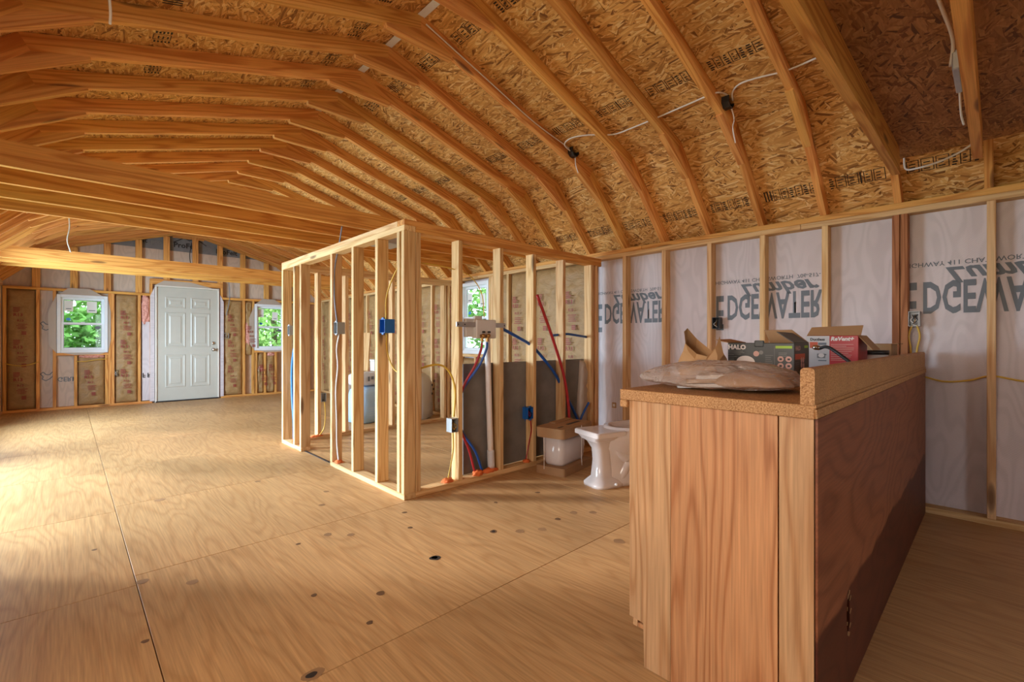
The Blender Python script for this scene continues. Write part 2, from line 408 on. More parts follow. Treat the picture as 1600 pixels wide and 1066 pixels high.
KN = [  # x, y, rx, ry, kind : plugs and knots in the plywood faces
 (0.57, 1.52, .026, .036, 'plug'), (.565, 1.52, .013, .018, 'knothole'), (.75, 1.99, .012, .014, 'knot'), (.96, 1.81, .017, .02, 'knot'), (1.31, 1.92, .024, .03, 'knothole'), (1.31, 1.925, .014, .017, 'knot'),
 (1.73, 1.96, .02, .024, 'knot'), (1.73, 1.96, .01, .012, 'knothole'), (1.84, 1.86, .025, .028, 'plug'), (1.95, 1.79, .024, .028, 'plug'), (2.13, 1.4, .03, .03, 'plug'), (2.22, 1.32, .025, .025, 'plug'),
 (2.13, 1.83, .017, .02, 'knot'), (2.28, 1.83, .025, .025, 'plug'), (2.37, 1.75, .022, .026, 'plug'), (2.62, 1.58, .02, .025, 'knot'), (2.8, 1.58, .03, .025, 'plug'), (2.86, 1.48, .025, .02, 'plug'),
 (.24, 2.63, .024, .026, 'plug'), (.40, 2.47, .024, .024, 'plug'), (1.04, 2.56, .02, .025, 'plug'), (1.13, 2.47, .02, .02, 'plug'), (.88, 2.55, .012, .012, 'knot'), (1.52, 2.56, .014, .018, 'knot'), (1.42, 2.33, .014, .014, 'knot'),
 (.45, 3.9, .03, .03, 'plug'), (1.2, 3.05, .02, .02, 'plug'), (1.33, 3.3, .018, .02, 'plug'), (.1, 3.2, .012, .012, 'knot'), (.2, 2.1, .012, .012, 'knot'), (.83, 1.65, .012, .014, 'knot'), (2.4, 2.25, .014, .018, 'knot'), (2.05, 2.3, .012, .016, 'knot'), (1.05, 3.9, .02, .02, 'plug')]
for x, y, rx, ry, k in KN:
    o = knot(x, y, rx, ry, k, x*3)
    if k == 'knothole' and rx < .02: o.location.z += .0006
# ================================================================== ROOF
ceil = tag(empty('ceiling'), kind='structure')
F1 = (WX, TP); K1 = (3.31, 2.50); A1 = (CXR, 3.01)     # inner line of the right half
def unit(a, b): l = math.hypot(b[0]-a[0], b[1]-a[1]); return ((b[0]-a[0])/l, (b[1]-a[1])/l)
dl = unit(F1, K1); du = unit(K1, A1)
nl = (-dl[1], dl[0]); nu = (-du[1], du[0])
if nl[0] < 0: nl = (-nl[0], -nl[1])
if nu[1] < 0: nu = (-nu[0], -nu[1])
def isect(p, d, q, e):
    den = d[0]*e[1]-d[1]*e[0]; t = ((q[0]-p[0])*e[1]-(q[1]-p[1])*e[0])/den
    return (p[0]+d[0]*t, p[1]+d[1]*t)
def off(t):   # offset profile : foot, knee, apex
    pl = (F1[0]+nl[0]*t, F1[1]+nl[1]*t); pu = (K1[0]+nu[0]*t, K1[1]+nu[1]*t)
    k = isect(pl, dl, pu, du); a = isect(pu, du, (CXR, 0), (0, 1)); f = isect(pl, dl, (0, TP), (1, 0))
    return f, k, a
Fo, Ko, Ao = off(SD)
def mir(p): return (2*CXR-p[0], p[1])
def along(p, d, s): return (p[0]+d[0]*s, p[1]+d[1]*s)
def build_truss():
    t = empty('roof_truss', (0, 0, 0), 0, ceil); h = ST/2
    for s in (0, 1):
        m = (lambda p: p) if s == 0 else mir
        md = (lambda d: d) if s == 0 else (lambda d: (-d[0], d[1]))
        prism('rafter', [m(p) for p in (F1, K1, Ko, Fo)], -h, h, md(dl), M['rafter'], t)
        prism('rafter', [m(p) for p in (K1, A1, Ao, Ko)], -h, h, md(du), M['rafter'], t)
        # knee gusset: triangular block filling the inside of the bend
        lo = along(K1, dl, -.235); up = along(K1, du, .225); i_ = (-nl[0], -nl[1]); j_ = (-nu[0], -nu[1])
        pts = [along(K1, nl, -.0005), along(lo, i_, .0005), along(lo, i_, .012), along(up, j_, .014), along(up, j_, .0005)]
        prism('gusset', [m(p) for p in pts], -h-.003, h+.003, md(unit(pts[2], pts[3])), M['gusset'], t)
    b = along(A1, (-du[0], -du[1]), .25); dn = (-nu[0], -nu[1])
    pts = [(CXR, A1[1]-.0005), along(b, dn, .0005), along(b, dn, .026), mir(along(b, dn, .026)), mir(along(b, dn, .0005))]
    prism('gusset', pts, -h-.003, h+.003, (1, 0), M['gusset'], t)
    return t
proto = build_truss()
def copy_tree(o, parent=None):
    c = o.copy(); COL.objects.link(c); c.parent = parent
    for ch in list(o.children): copy_tree(ch, c)
    return c
KS = list(range(-6, 25))
for i, k in enumerate(KS):
    t = proto if i == 0 else copy_tree(proto, ceil)
    t.location = (0, TY(k), 0)
    if 4 <= k <= 10:      # metal ridge straps between neighbouring trusses
        pass
for k in range(5, 12):
    bar('ridge_strap', (CXR, TY(k)-.30, Ao[1]-.012), (CXR, TY(k)-ST/2-.001, Ao[1]-.012), .05, .002, M['strap'], ceil, 0)
# gable truss in the far wall
gt = copy_tree(proto, ceil); gt.location = (0, FY+.05, 0)
# OSB sheets
Fs, Ks, As = off(SD+.001)
def slope_sheets(P, Q, nrm, splits, mirror, mat):
    d = unit(P, Q); L = math.hypot(Q[0]-P[0], Q[1]-P[1]); n = 0
    for si in range(len(splits)-1):
        s0, s1 = splits[si]*L, splits[si+1]*L
        y = NY-.15-(.6 if si % 2 else 0.0)
        while y < FY+.15:
            y0, y1 = max(y, NY-.15), min(y+2.44, FY+.15); y += 2.44
            if y1-y0 < .1: continue
            a, b = along(P, d, s0+.0015), along(P, d, s1-.0015)
            c = ((a[0]+b[0])/2+nrm[0]*.006, (a[1]+b[1])/2+nrm[1]*.006); dd, nn = d, nrm
            if mirror: c = mir(c); dd = (-d[0], d[1]); nn = (-nrm[0], nrm[1])
            # local X along Y (strand direction), local Y up the slope
            ex = Vector((0, 1, 0)); ez = Vector((nn[0], 0, nn[1])); ey = ez.cross(ex)
            Mx = Matrix((ex, ey, ez)).transposed().to_4x4(); Mx.translation = (c[0], (y0+y1)/2, c[1])
            link('osb_sheet', boxmesh(y1-y0-.003, s1-s0-.003, .011, 0, mat.name), mat, ceil, Mx)
Fe = along(Fs, dl, -.16)
for mr in (False, True):
    slope_sheets(Fe, Ks, nl, [0, 1], mr, M['osb'])
    slope_sheets(Ks, As, nu, [0, .66, 1], mr, M['osb'])
Fk, Kk, Ak = off(SD+.0145)
Fke = along(Fk, dl, -.17)
for mr in (False, True):
    m_ = mir if mr else (lambda p: p)
    for P, Q, nn, e in ((Fke, along(Kk, dl, .02), nl, .003), (along(Kk, du, -.02), Ak, nu, .003)):
        prism('roof_light_seal', [m_(p) for p in (P, Q, along(Q, nn, e), along(P, nn, e))], NY-.16, FY+.16, (1, 0), M['galv'], ceil)  # unseen outer layer added to block light leaking through the sheet seams
# black ink stamps printed on the sheets, one per bay
def stamp_mesh(seed, L, Hh):
    rr = random.Random(seed); rs = []; x = 0
    while x < L:
        w = rr.choice((.012, .03, .045, .06)); 
        if w > .04:
            t = .004
            rs += [(x, 0, x+w, t), (x, Hh-t, x+w, Hh), (x, 0, x+t, Hh), (x+w-t, 0, x+w, Hh)]
            for q in range(3):
                yy = .012+q*(Hh-.02)/3; rs.append((x+.012, yy, x+w-.012-rr.random()*.015, yy+.007))
        elif w > .02:
            for q in range(5):
                yy = q*Hh/5; x0 = x+rr.random()*.008; rs.append((x0, yy, x+w-rr.random()*.01, yy+Hh/5*.55))
        else:
            rs.append((x, 0, x+w*.7, Hh))
        x += w+.008
    return rects(rs)
SM = [stamp_mesh(s, .30, .085) for s in range(5)]
def put_stamp(P, d, nrm, s, y0, mirror=False, i=0, flip=False):
    a = along(along(P, d, s), nrm, -.0012)
    nn = nrm; dd = d
    if mirror: a = mir(a); nn = (-nrm[0], nrm[1]); dd = (-d[0], d[1])
    ex = Vector((0, -1, 0)); ez = Vector((-nn[0], 0, -nn[1])); ey = ez.cross(ex)
    Mx = Matrix((ex, ey, ez)).transposed().to_4x4(); Mx.translation = (a[0], y0, a[1])
    tag(link('ink_stamp', SM[i % 5], M['stamp'], ceil, Mx), kind=None)
for k in range(0, 12):
    put_stamp(Fs, dl, nl, .235, TY(k)+.36, False, k)
    if k > 1: put_stamp(Ks, du, nu, .52, TY(k)+.36, False, k+2)
for k in range(2, 9): put_stamp(Ks, du, nu, .62, TY(k)+.34, True, k+1)
for k in range(3, 9): put_stamp(Ks, du, nu, 1.60, TY(k)+.36, True, k+3)
for k in range(3, 9): put_stamp(Ks, du, nu, 1.55, TY(k)+.36, False, k)
# loft joists (three groups) and the near loft deck
JZ0, JZ1 = 2.03, 2.17
def lofts(ys):
    for y in ys:
        z = JZ1-.004; xr = F1[0]-(z-TP)*(-dl[0]/dl[1])*1.0
        # ends cut to the slope of the lower rafters' outer edge
        a0 = isect(Fo, dl, (0, JZ0), (1, 0))[0]-.01; a1 = isect(Fo, dl, (0, JZ1), (1, 0))[0]-.01
        a0 = min(a0, WX+.02)
        pts = [(2*CXR-a0, JZ0), (a0, JZ0), (a1, JZ1), (2*CXR-a1, JZ1)]
        prism('loft_joist', pts, y-ST/2, y+ST/2, (1, 0), M['joist'], ceil)
def near_lofts(ys):
    for y in ys:
        pts = [(-.2, JZ0), (3.46, JZ0), (3.42, JZ1), (-.2, JZ1)]
        prism('loft_joist', pts, y-ST/2, y+ST/2, (1, 0), M['rafter'], ceil)
near_lofts([.41, .077, -.37, -.78, -1.19, -1.6, -2.01, -2.42])
lofts([TY(k)+.04 for k in (9, 10, 11, 12)]); lofts([TY(k)+.05 for k in (19, 20, 21)])
for x0, x1 in ((-.45, 1.2), (1.2, 3.64)):
    for y0, y1 in ((NY, -1.02), (-1.02, .43)):
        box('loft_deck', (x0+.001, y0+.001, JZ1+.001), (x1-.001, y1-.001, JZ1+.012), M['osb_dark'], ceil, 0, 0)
put = Matrix(((1, 0, 0, 3.3), (0, 1, 0, 0.3), (0, 0, 1, 0), (0, 0, 0, 1)))

# ================================================================== WALL BUILDERS
def stud_x(name, wall, y, x0, x1, z0, z1, mat='stud', w=ST):      # stud in a wall parallel to Y
    return box(name, (x0, y-w/2, z0), (x1, y+w/2, z1), M[mat], wall, .0025, 2)
def stud_y(name, wall, x, y0, y1, z0, z1, mat='stud', w=ST):      # stud in a wall parallel to X
    return box(name, (x-w/2, y0, z0), (x+w/2, y1, z1), M[mat], wall, .0025, 2)
# batt insulation: kraft facing, pillowed and creased
def batt_mesh(w, h, seed, d=.03):
    nx, nz = 12, max(8, int(h/.035)); vs, fs = [], []
    for j in range(nz+1):
        for i in range(nx+1):
            u, v = i/nx, j/nz; x = (u-.5)*w; z = v*h
            pil = (1-(2*u-1)**6)*(1-(2*v-1)**20)
            n = mnoise.noise(Vector((x*5+seed*7.3, z*2.2, seed)))*.018+(.5-abs(mnoise.noise(Vector((x*9+z*7, z*13-x*9, seed*3.1)))))*.036
            vs.append((x, -(d*pil*.7+n*pil), z))
    for j in range(nz):
        for i in range(nx):
            a = j*(nx+1)+i; fs.append((a, a+1, a+nx+2, a+nx+1))
    b = len(vs)   # solid back
    vs += [(-w/2, .05, 0), (w/2, .05, 0), (w/2, .05, h), (-w/2, .05, h)]
    fs.append((b, b+3, b+2, b+1))
    fs += [tuple([b, b+1]+[i for i in range(nx, -1, -1)]), tuple([b+2, b+3]+[nz*(nx+1)+i for i in range(nx+1)])]
    fs += [tuple([b+3, b]+[j*(nx+1) for j in range(nz+1)]), tuple([b+1, b+2]+[j*(nx+1)+nx for j in range(nz, -1, -1)])]
    return mesh('batt', vs, fs, True)
_pm = {}
def print_mesh(v):
    if v in _pm: return _pm[v]
    rr = random.Random(v); ps = []
    for z, s in ((0, 'R13'), (.16, None), (.26, None), (.34, 'R13')):
        pass
    t = textmesh('R13', .062, 0, .0015); ps.append((t, Matrix.Translation((0, .18, 0))))
    t2 = textmesh('R13', .042, 0, .0012); ps.append((t2, Matrix.Translation((.04, .10, 0))))
    bars = []
    for q in range(4):
        y = .055-q*.021; bars.append((.03+rr.random()*.02, y, .12+rr.random()*.03, y+.008))
    for q in range(4):
        y = .30-q*.02; bars.append((.0, y, .05+rr.random()*.03, y+.011))
    for q in range(3):
        y = -.06-q*.018; bars.append((.085, y, .135, y+.013))
    ps.append((rects(bars), Matrix.Identity(4)))
    _pm[v] = joinmesh(ps, 'print'); return _pm[v]
_bs = [0]
def batt(wall, Mw, w, h, prints=None):
    """Mw: local X across bay, local Y into wall, local Z up, origin bottom centre on stud face"""
    _bs[0] += 1; sd = _bs[0]
    o = link('insulation_batt', batt_mesh(w, h, sd), M['kraft'], wall, Mw)
    n = prints if prints is not None else int(h/.55)
    for q in range(n):
        z = .25+q*(h-.35)/max(1, n)
        m = link('batt_print', print_mesh(sd % 4), M['ink_red'], o, basis((-w*.28, -.066, z), (1, 0, 0), (0, 0, 1)))
    return o
def wrap_text(wall, y, x=WX+SD-.0018, mat='ink', wscale=1.0):
    """upside-down mirrored lettering on the house wrap of the right wall; starts at y and runs towards -Y"""
    ex, ey = (0, -1, 0), (0, 0, -1)
    def put(me, dy, z, s=(1, 1)):
        Mx = Matrix(((0, 0, -1, x), (-s[0], 0, 0, y-dy), (0, -s[1], 0, z), (0, 0, 0, 1)))
        link('wrap_print', me, M[mat], wall, Mx)
    put(textmesh('E', .40, 0, .007, .36), 0.0, 1.440)
    put(textmesh('DGEWATER', .275, 0, .007, .452), .094, 1.438)
    put(textmesh('Lumber', .135, .45, .004, 1.22), .20, 1.525)
    put(textmesh('HIGHWAY 411 CHATSWORTH  706-517-', .040, 0, .0004, 1.06), .0, 1.570)

# ================================================================== RIGHT WALL
wr = tag(empty('wall_right'), kind='structure')
RW0, RW1 = .90, 1.845     # window heights
for k in range(-6, 25):
    y = TY(k)
    if 4.44 < y < 5.09: continue
    if k == 1:
        for dy in (-.021, .021): stud_x('stud', wr, y-.01+dy, WX, WX+SD, .038, TP-.076, 'lvl')
    else: stud_x('stud', wr, y-.01, WX, WX+SD, .038, TP-.076)
for y in (4.42, 4.46, 5.10, 5.14): stud_x('stud', wr, y, WX, WX+SD, .038, TP-.076)
stud_x('stud', wr, 4.76, WX, WX+SD, .038, RW0-.04)
box('window_sill_plate', (WX, 4.48, RW0-.04), (WX+SD, 5.08, RW0-.002), M['stud'], wr, .002, 1)
for i, (a, b) in enumerate(((NY-.09, 1.0), (1.0, 4.7), (4.7, FY+.08))):
    box('bottom_plate', (WX, a+.001, 0), (WX+SD, b-.001, .038), M['stud'], wr, .0025, 1)
    box('top_plate', (WX, a+.001, TP-.076), (WX+SD, b-.001, TP-.038), M['stud'], wr, .0025, 1)
for a, b in ((NY-.09, 2.3), (2.3, 6.2), (6.2, FY+.08)):
    box('top_plate', (WX, a+.001, TP-.0375), (WX+SD, b-.001, TP), M['rafter'], wr, .0025, 1)
XS = WX+SD
for y0, y1, z0, z1 in ((NY-.1, 4.475, -.05, TP+.02), (5.085, FY+.1, -.05, TP+.02), (4.475, 5.085, -.05, RW0-.0), (4.475, 5.085, RW1, TP+.02)):
    box('house_wrap', (XS+.0005, y0, z0), (XS+.016, y1, z1), M['wrap'], wr)
for y in (.435, 1.655, 2.875): wrap_text(wr, y)
# insulation in the right wall beyond the bathroom partition
MRW = lambda y, z: basis((WX+.035, y, z), (0, -1, 0), (-1, 0, 0))
def Mright(y, z):     # local X -> -Y, local Y -> +X (into wall), Z up
    return Matrix(((0, 1, 0, WX+.052), (-1, 0, 0, y), (0, 0, 1, z), (0, 0, 0, 1)))
bounds = [2.845]+[TY(k)-.01 for k in range(7, 25) if not 4.44 < TY(k) < 5.09]+[4.42, 5.14]
bounds = sorted(bounds)
for a, b in zip(bounds, bounds[1:]):
    if a == 4.42:
        for c, d in ((4.48, 4.74), (4.78, 5.08)): batt(wr, Mright((c+d)/2, .04), d-c-.01, RW0-.10)
        continue
    w = b-a-.04
    if w < .06: continue
    batt(wr, Mright((a+b)/2, .042), w, TP-.076-.045)

# ================================================================== LEFT WALL
wl = tag(empty('wall_left'), kind='structure')
OPS = [(3.6, 6.0, 0, 2.0), (6.6, 8.4, .5, 1.88), (.1, 1.6, .8, 1.88)]     # patio opening, then two unseen openings added for fill light
def in_op(y): return any(a-.03 < y < b+.03 for a, b, _, _ in OPS)
for k in range(-6, 25):
    y = TY(k)-.01
    if in_op(y): continue
    stud_x('stud', wl, y, LX-SD, LX, .038, TP-.076)
for a, b, z0, z1 in OPS:
    for y in (a-.02, b+.02): stud_x('stud', wl, y, LX-SD, LX, .038, TP-.076)
for a, b in ((NY-.09, 3.6), (6.0, FY+.08)):
    box('bottom_plate', (LX-SD, a, 0), (LX, b, .038), M['stud'], wl, .0025, 1)
for a, b in ((NY-.09, 2.0), (2.0, 6.0), (6.0, FY+.08)):
    box('top_plate', (LX-SD, a, TP-.076), (LX, b-.001, TP-.0385), M['stud'], wl, .0025, 1)
    box('top_plate', (LX-SD, a, TP-.038), (LX, b-.001, TP), M['stud'], wl, .0025, 1)
box('house_wrap', (LX-SD-.016, NY-.1, -.05), (LX-SD-.0005, .1, TP+.02), M['wrap'], wl)
box('house_wrap', (LX-SD-.016, .1, -.05), (LX-SD-.0005, 1.6, .8), M['wrap'], wl)
for y0, y1, z0, z1 in ((1.6, 3.6, -.05, TP+.02), (6.0, 6.6, -.05, TP+.02), (6.6, 8.4, -.05, .5), (8.4, FY+.1, -.05, TP+.02)):
    box('house_wrap', (LX-SD-.016, y0, z0), (LX-SD-.0005, y1, z1), M['wrap'], wl)
def Mleft(y, z): return Matrix(((0, -1, 0, LX-.052), (1, 0, 0, y), (0, 0, 1, z), (0, 0, 0, 1)))
for k in (21, 22, 23):
    batt(wl, Mleft(TY(k)-.01+SPC/2, .042), SPC-.045, TP-.12, 2)

# ================================================================== FAR WALL
wf = tag(empty('wall_far'), kind='structure')
PZ = 1.89                                     # top of the far wall's plate
W1 = (-.12, .48, .885, 1.80); W2 = (2.66, 3.24, .885, 1.80); DR = (1.12, 2.035, 0, 2.03)
for x in (LX+.02, -.325, -.145, .505, .545, .885, 1.045, 2.10, 2.475, 2.64, 3.265, 3.30, 3.52, 3.68, WX-.02):
    stud_y('stud', wf, x, FY, FY+SD, .038, PZ-.04, 'rafter')
for x in (.095, .465): stud_y('stud', wf, x, FY, FY+SD, .038, .84, 'rafter')
for x in (2.69, 2.85, 3.05): stud_y('stud', wf, x, FY, FY+SD, .038, .84, 'rafter')
box('window_sill_plate', (-.125, FY, .842), (.485, FY+SD, .88), M['rafter'], wf, .002, 0)
box('window_sill_plate', (2.66, FY, .842), (3.245, FY+SD, .88), M['rafter'], wf, .002, 0)
for a, b in ((LX, 1.06), (2.085, WX)):
    box('bottom_plate', (a, FY-.002, 0), (b, FY+SD, .038), M['rafter'], wf, .0025, 0)
    box('top_plate', (a, FY-.002, PZ-.04), (b, FY+SD, PZ), M['joist'], wf, .0025, 0)
box('door_header', (1.03, FY-.003, 2.06), (2.12, FY+SD, 2.15), M['joist'], wf, .0025, 0)
for x in (1.045, 2.10): stud_y('stud', wf, x, FY, FY+SD, PZ, 2.06, 'joist')
def roof_z(x):
    x = abs(x-CXR)+CXR
    if x <= K1[0]: return A1[1]-(x-CXR)*(A1[1]-K1[1])/(K1[0]-CXR)
    return K1[1]-(x-K1[0])*(K1[1]-TP)/(WX-K1[0])
for x in (-.345, .075, .475, .88, 1.265, 1.69, 2.08, 2.46, 2.88, 3.28, 3.6):
    z0 = PZ if not 1.03 < x < 2.12 else 2.15
    box('gable_stud', (x-.0445, FY+.02, z0), (x+.0445, FY+.058, roof_z(x)+.0), M['rafter'], wf, .0025, 2)
# wrap as one sheet per field around the openings; felt above
YS = FY+SD
for x0, x1, z0, z1 in ((LX-.1, W1[0], -.05, 2.68), (W1[0], W1[1], -.05, W1[2]), (W1[0], W1[1], W1[3], 2.68), (W1[1], DR[0], -.05, 2.68), (DR[0], DR[1], 2.04, 2.68),
                       (DR[1], W2[0], -.05, 2.68), (W2[0], W2[1], -.05, W2[2]), (W2[0], W2[1], W2[3], 2.68), (W2[1], WX+.1, -.05, 2.68)):
    box('house_wrap', (x0, YS+.0005, z0), (x1, YS+.016, z1), M['wrap_far'], wf)
box('roofing_felt', (LX, YS+.0005, 2.68), (WX, YS+.016, 3.2), M['felt'], wf)
def far_print(s, x, z, size, mat='ink', shear=0, bold=.001, sx=1.0, flip=False, y=None):
    me = textmesh(s, size, shear, bold, sx)
    fl = -1 if flip else 1
    yy = YS-.002 if y is None else y
    return link('wrap_print', me, M[mat], wf, Matrix(((1, 0, 0, x), (0, 0, -1, yy), (0, fl, 0, z), (0, 0, 0, 1))))
far_print('ProFelt', .66, 2.775, .115, 'ink_black', 0, .003); far_print('pro', 1.05, 2.775, .10, 'dim_ink')
far_print('ProFelt', 1.37, 2.755, .125, 'ink_black', 0, .003); far_print('pro', 1.80, 2.755, .10, 'dim_ink')
far_print('ProFelt', 2.02, 2.72, .12, 'ink_black', 0, .003)
def ribbon(pts, w):
    vs, fs = [], []
    for i in range(len(pts)-1):
        a, b = Vector(pts[i]), Vector(pts[i+1]); d = (b-a).normalized(); n = Vector((-d.y, d.x))*w/2; k = len(vs)
        vs += [(*(a+n), 0), (*(a-n), 0), (*(b-n), 0), (*(b+n), 0)]; fs.append((k, k+1, k+2, k+3))
    return mesh('ribbon', vs, fs)
link('wrap_print', ribbon([(0, 0), (.16, .10), (.24, .06), (.33, .12), (.50, 0)], .014), M['ink_black'], wf, Matrix(((1, 0, 0, 1.37), (0, 0, -1, YS-.002), (0, 1, 0, 2.835), (0, 0, 0, 1))))
far_print('GERM', -.115, .50, .10, 'ink', 0, .002, .9, True)
far_print('RM', .99, .52, .11, 'ink_black', 0, .002, .85, True, FY+.012)
far_print('F', .925, .52, .11, 'ink_black', 0, .002, .85, True, FY+.012)
# beast-head emblems on the wrap
for zc in (.49, 1.27):
    link('wrap_print', ribbon([(0, .07), (.03, .10), (.06, .06), (.10, .055), (.15, .12), (.135, .03), (.10, -.01), (.06, -.035), (.02, -.01), (.03, .03), (0, .07)], .012), M['ink'], wf, Matrix(((1, 0, 0, -.30), (0, 0, -1, YS-.002), (0, 1, 0, zc), (0, 0, 0, 1))))
def Mfar(x, z): return Matrix(((1, 0, 0, x), (0, 1, 0, FY+.045), (0, 0, 1, z), (0, 0, 0, 1)))
for a, b, z0, z1 in ((LX+.045, -.35, .042, PZ-.045), (.575, .862, .042, PZ-.045), (.125, .442, .042, .835), (2.125, 2.452, .042, PZ-.045), (2.715, 2.825, .042, .835), (2.875, 3.03, .042, .835),
                     (3.325, 3.50, .042, PZ-.045), (3.545, 3.66, .042, PZ-.045), (2.50, 2.62, .80, PZ-.045)):
    batt(wf, Mfar((a+b)/2, z0), b-a, z1-z0)
def fluff(name, wall, lo, hi, seed):
    bm = bmesh.new(); bmesh.ops.create_icosphere(bm, subdivisions=4, radius=1.0)
    c = Vector([(a+b)/2 for a, b in zip(lo, hi)]); s = Vector([(b-a)/2 for a, b in zip(lo, hi)])
    for v in bm.verts:
        n = mnoise.noise(v.co*2.3+Vector((seed, 0, 0)))*.35+mnoise.noise(v.co*7+Vector((0, seed, 0)))*.2
        q = v.co*(1+n); q = Vector([max(-1.15, min(1.15, t*1.25)) for t in q]); v.co = Vector((q.x*s.x, q.y*s.y, q.z*s.z))
    me = bpy.data.meshes.new('fluff'); bm.to_mesh(me); bm.free(); me.polygons.foreach_set('use_smooth', [True]*len(me.polygons))
    return link(name, me, M['pink'], wall, Matrix.Translation(c))
fluff('pink_insulation', wf, (.925, FY+.01, 1.36), (1.02, FY+.07, 1.84), 1)
fluff('pink_insulation', wf, (2.50, FY+.015, .95), (2.61, FY+.06, 1.45), 2)
fluff('pink_insulation', wf, (2.72, FY+.01, .45), (2.82, FY+.06, .56), 3)
fluff('pink_insulation', wf, (2.9, FY+.01, .77), (3.02, FY+.06, .84), 4)
fluff('pink_insulation', wf, (.15, FY+.01, .80), (.42, FY+.05, .845), 5)
fluff('pink_insulation', wf, (3.515, FY+.01, .1), (3.535, FY+.05, 1.7), 6)
box('clear_flashing', (.925, FY+.02, .05), (1.03, FY+.024, 1.40), M['wrap'], wf)
# window flashing: clipped-corner sheets of milky film behind window and door
def flashing(x0, x1, z0, z1, c):
    pts = [(x0+c, z0), (x1-c, z0), (x1, z0+c), (x1, z1-c), (x1-c, z1), (x0+c, z1), (x0, z1-c), (x0, z0+c)]
    prism('window_flashing', pts, FY-.0075, FY-.0045, (1, 0), M['poly'], wf)
def flash_frame(X0, X1, Z0, Z1, m=.065):
    for pts in ([(X0-.005, Z0), (X0-m*1.3, Z0+.12), (X0-m*1.5, Z1-.28), (X0-.005, Z1-.02)],
                [(X1+.005, Z1-.05), (X1+m*.55, Z1-.25), (X1+m*.55, Z0+.2), (X1+.005, Z0-.0)],
                [(X0+.02, Z1), (X0+.14, Z1+.105), (X1-.22, Z1+.105), (X1-.06, Z1)],
                [(X0+.05, Z0), (X0+.2, Z0-.035), (X1-.1, Z0-.03), (X1-.02, Z0)]):
        prism('window_flashing', pts, FY-.0075, FY-.0045, (1, 0), M['poly'], wf)
flash_frame(*W1); flash_frame(*W2)
prism('door_flashing', [(1.08, 2.03), (1.22, 2.125), (1.62, 2.125), (1.95, 2.045), (2.0, 2.03)], FY-.0085, FY-.0055, (1, 0), M['poly'], wf)
prism('door_flashing', [(2.075, .03), (2.13, .03), (2.13, 1.8), (2.075, 1.93)], FY-.0085, FY-.0055, (0, 1), M['wrap'], wf)
prism('door_flashing', [(1.025, .03), (1.09, .03), (1.09, 2.0), (1.03, 1.85)], FY-.0085, FY-.0055, (0, 1), M['wrap'], wf)

# windows -------------------------------------------------------
def window(name, Mw, w, h, stickers):
    """local X right (seen from inside), local Y outwards, Z up; origin lower left of opening at wall stud face"""
    o = tag(empty(name), kind='structure'); o.matrix_basis = Mw
    fw = .045
    def fr(nm, x0, x1, z0, z1, y0, y1, mat='vinyl', p=o): return box(nm, (x0, y0, z0), (x1, y1, z1), M[mat], p, .003)
    for nm, a in (('frame', (0, fw, 0, h)), ('frame', (w-fw, w, 0, h)), ('frame', (fw, w-fw, 0, fw)), ('frame', (fw, w-fw, h-fw, h))):
        fr(nm, *a, .0, .11)
    m = h*.5; sw = .032
    for z0, z1, y0 in ((m-.015, h-fw, .062), (fw, m+.02, .03)):
        for a in ((fw, fw+sw, z0, z1), (w-fw-sw, w-fw, z0, z1), (fw+sw, w-fw-sw, z0, z0+sw), (fw+sw, w-fw-sw, z1-sw, z1)):
            fr('sash', *a, y0, y0+.028)
        for a in ((fw+sw, fw+sw+.006, z0+sw, z1-sw), (w-fw-sw-.006, w-fw-sw, z0+sw, z1-sw), (fw+sw, w-fw-sw, z0+sw, z0+sw+.006), (fw+sw, w-fw-sw, z1-sw-.006, z1-sw)):
            fr('gasket', *a, y0+.002, y0+.012, 'vinyl_line')
        pn = box('pane', (fw+sw, y0+.012, z0+sw), (w-fw-sw, y0+.016, z1-sw), M['glass'], o)
    for x0, x1, z0, z1 in stickers:
        st = box('sticker', (x0*w, .0725, z0*h), (x1*w, .0735, z1*h), M['paper'], o)
        box('sticker_print', (x0*w+.02, .0718, z0*h+.03), (x1*w-.02, .0724, z0*h+.042), M['ink'], st).matrix_parent_inverse = st.matrix_basis.inverted()
    for x, z, r in ((.22, .58, .022), (.80, .44, .028)):
        bm = bmesh.new(); bmesh.ops.create_circle(bm, cap_ends=True, segments=14, radius=r)
        me = bpy.data.meshes.new('seal'); bm.to_mesh(me); bm.free()
        yy = .073 if z > .5 else .0405
        link('sticker', me, M['pex_lblue'] if z > .5 else M['ink'], o, Matrix(((1.3, 0, 0, x*w), (0, 0, -1, yy), (0, 1, 0, z*h), (0, 0, 0, 1))))
    box('lock', (w*.46, .035, m+.02), (w*.54, .058, m+.03), M['vinyl'], o, .002)
    return o
window('window_1', Matrix.Translation((W1[0], FY-.01, W1[2])), W1[1]-W1[0], W1[3]-W1[2], ((.14, .31, .72, .90), (.58, .78, .70, .90)))
window('window_2', Matrix.Translation((W2[0], FY-.01, W2[2])), W2[1]-W2[0], W2[3]-W2[2], ((.14, .31, .72, .90), (.58, .76, .66, .84)))
window('window_3', Matrix(((0, 1, 0, WX-.005), (-1, 0, 0, 5.08), (0, 0, 1, RW0), (0, 0, 0, 1))), .60, RW1-RW0, ((.14, .31, .72, .86), (.58, .76, .66, .84)))

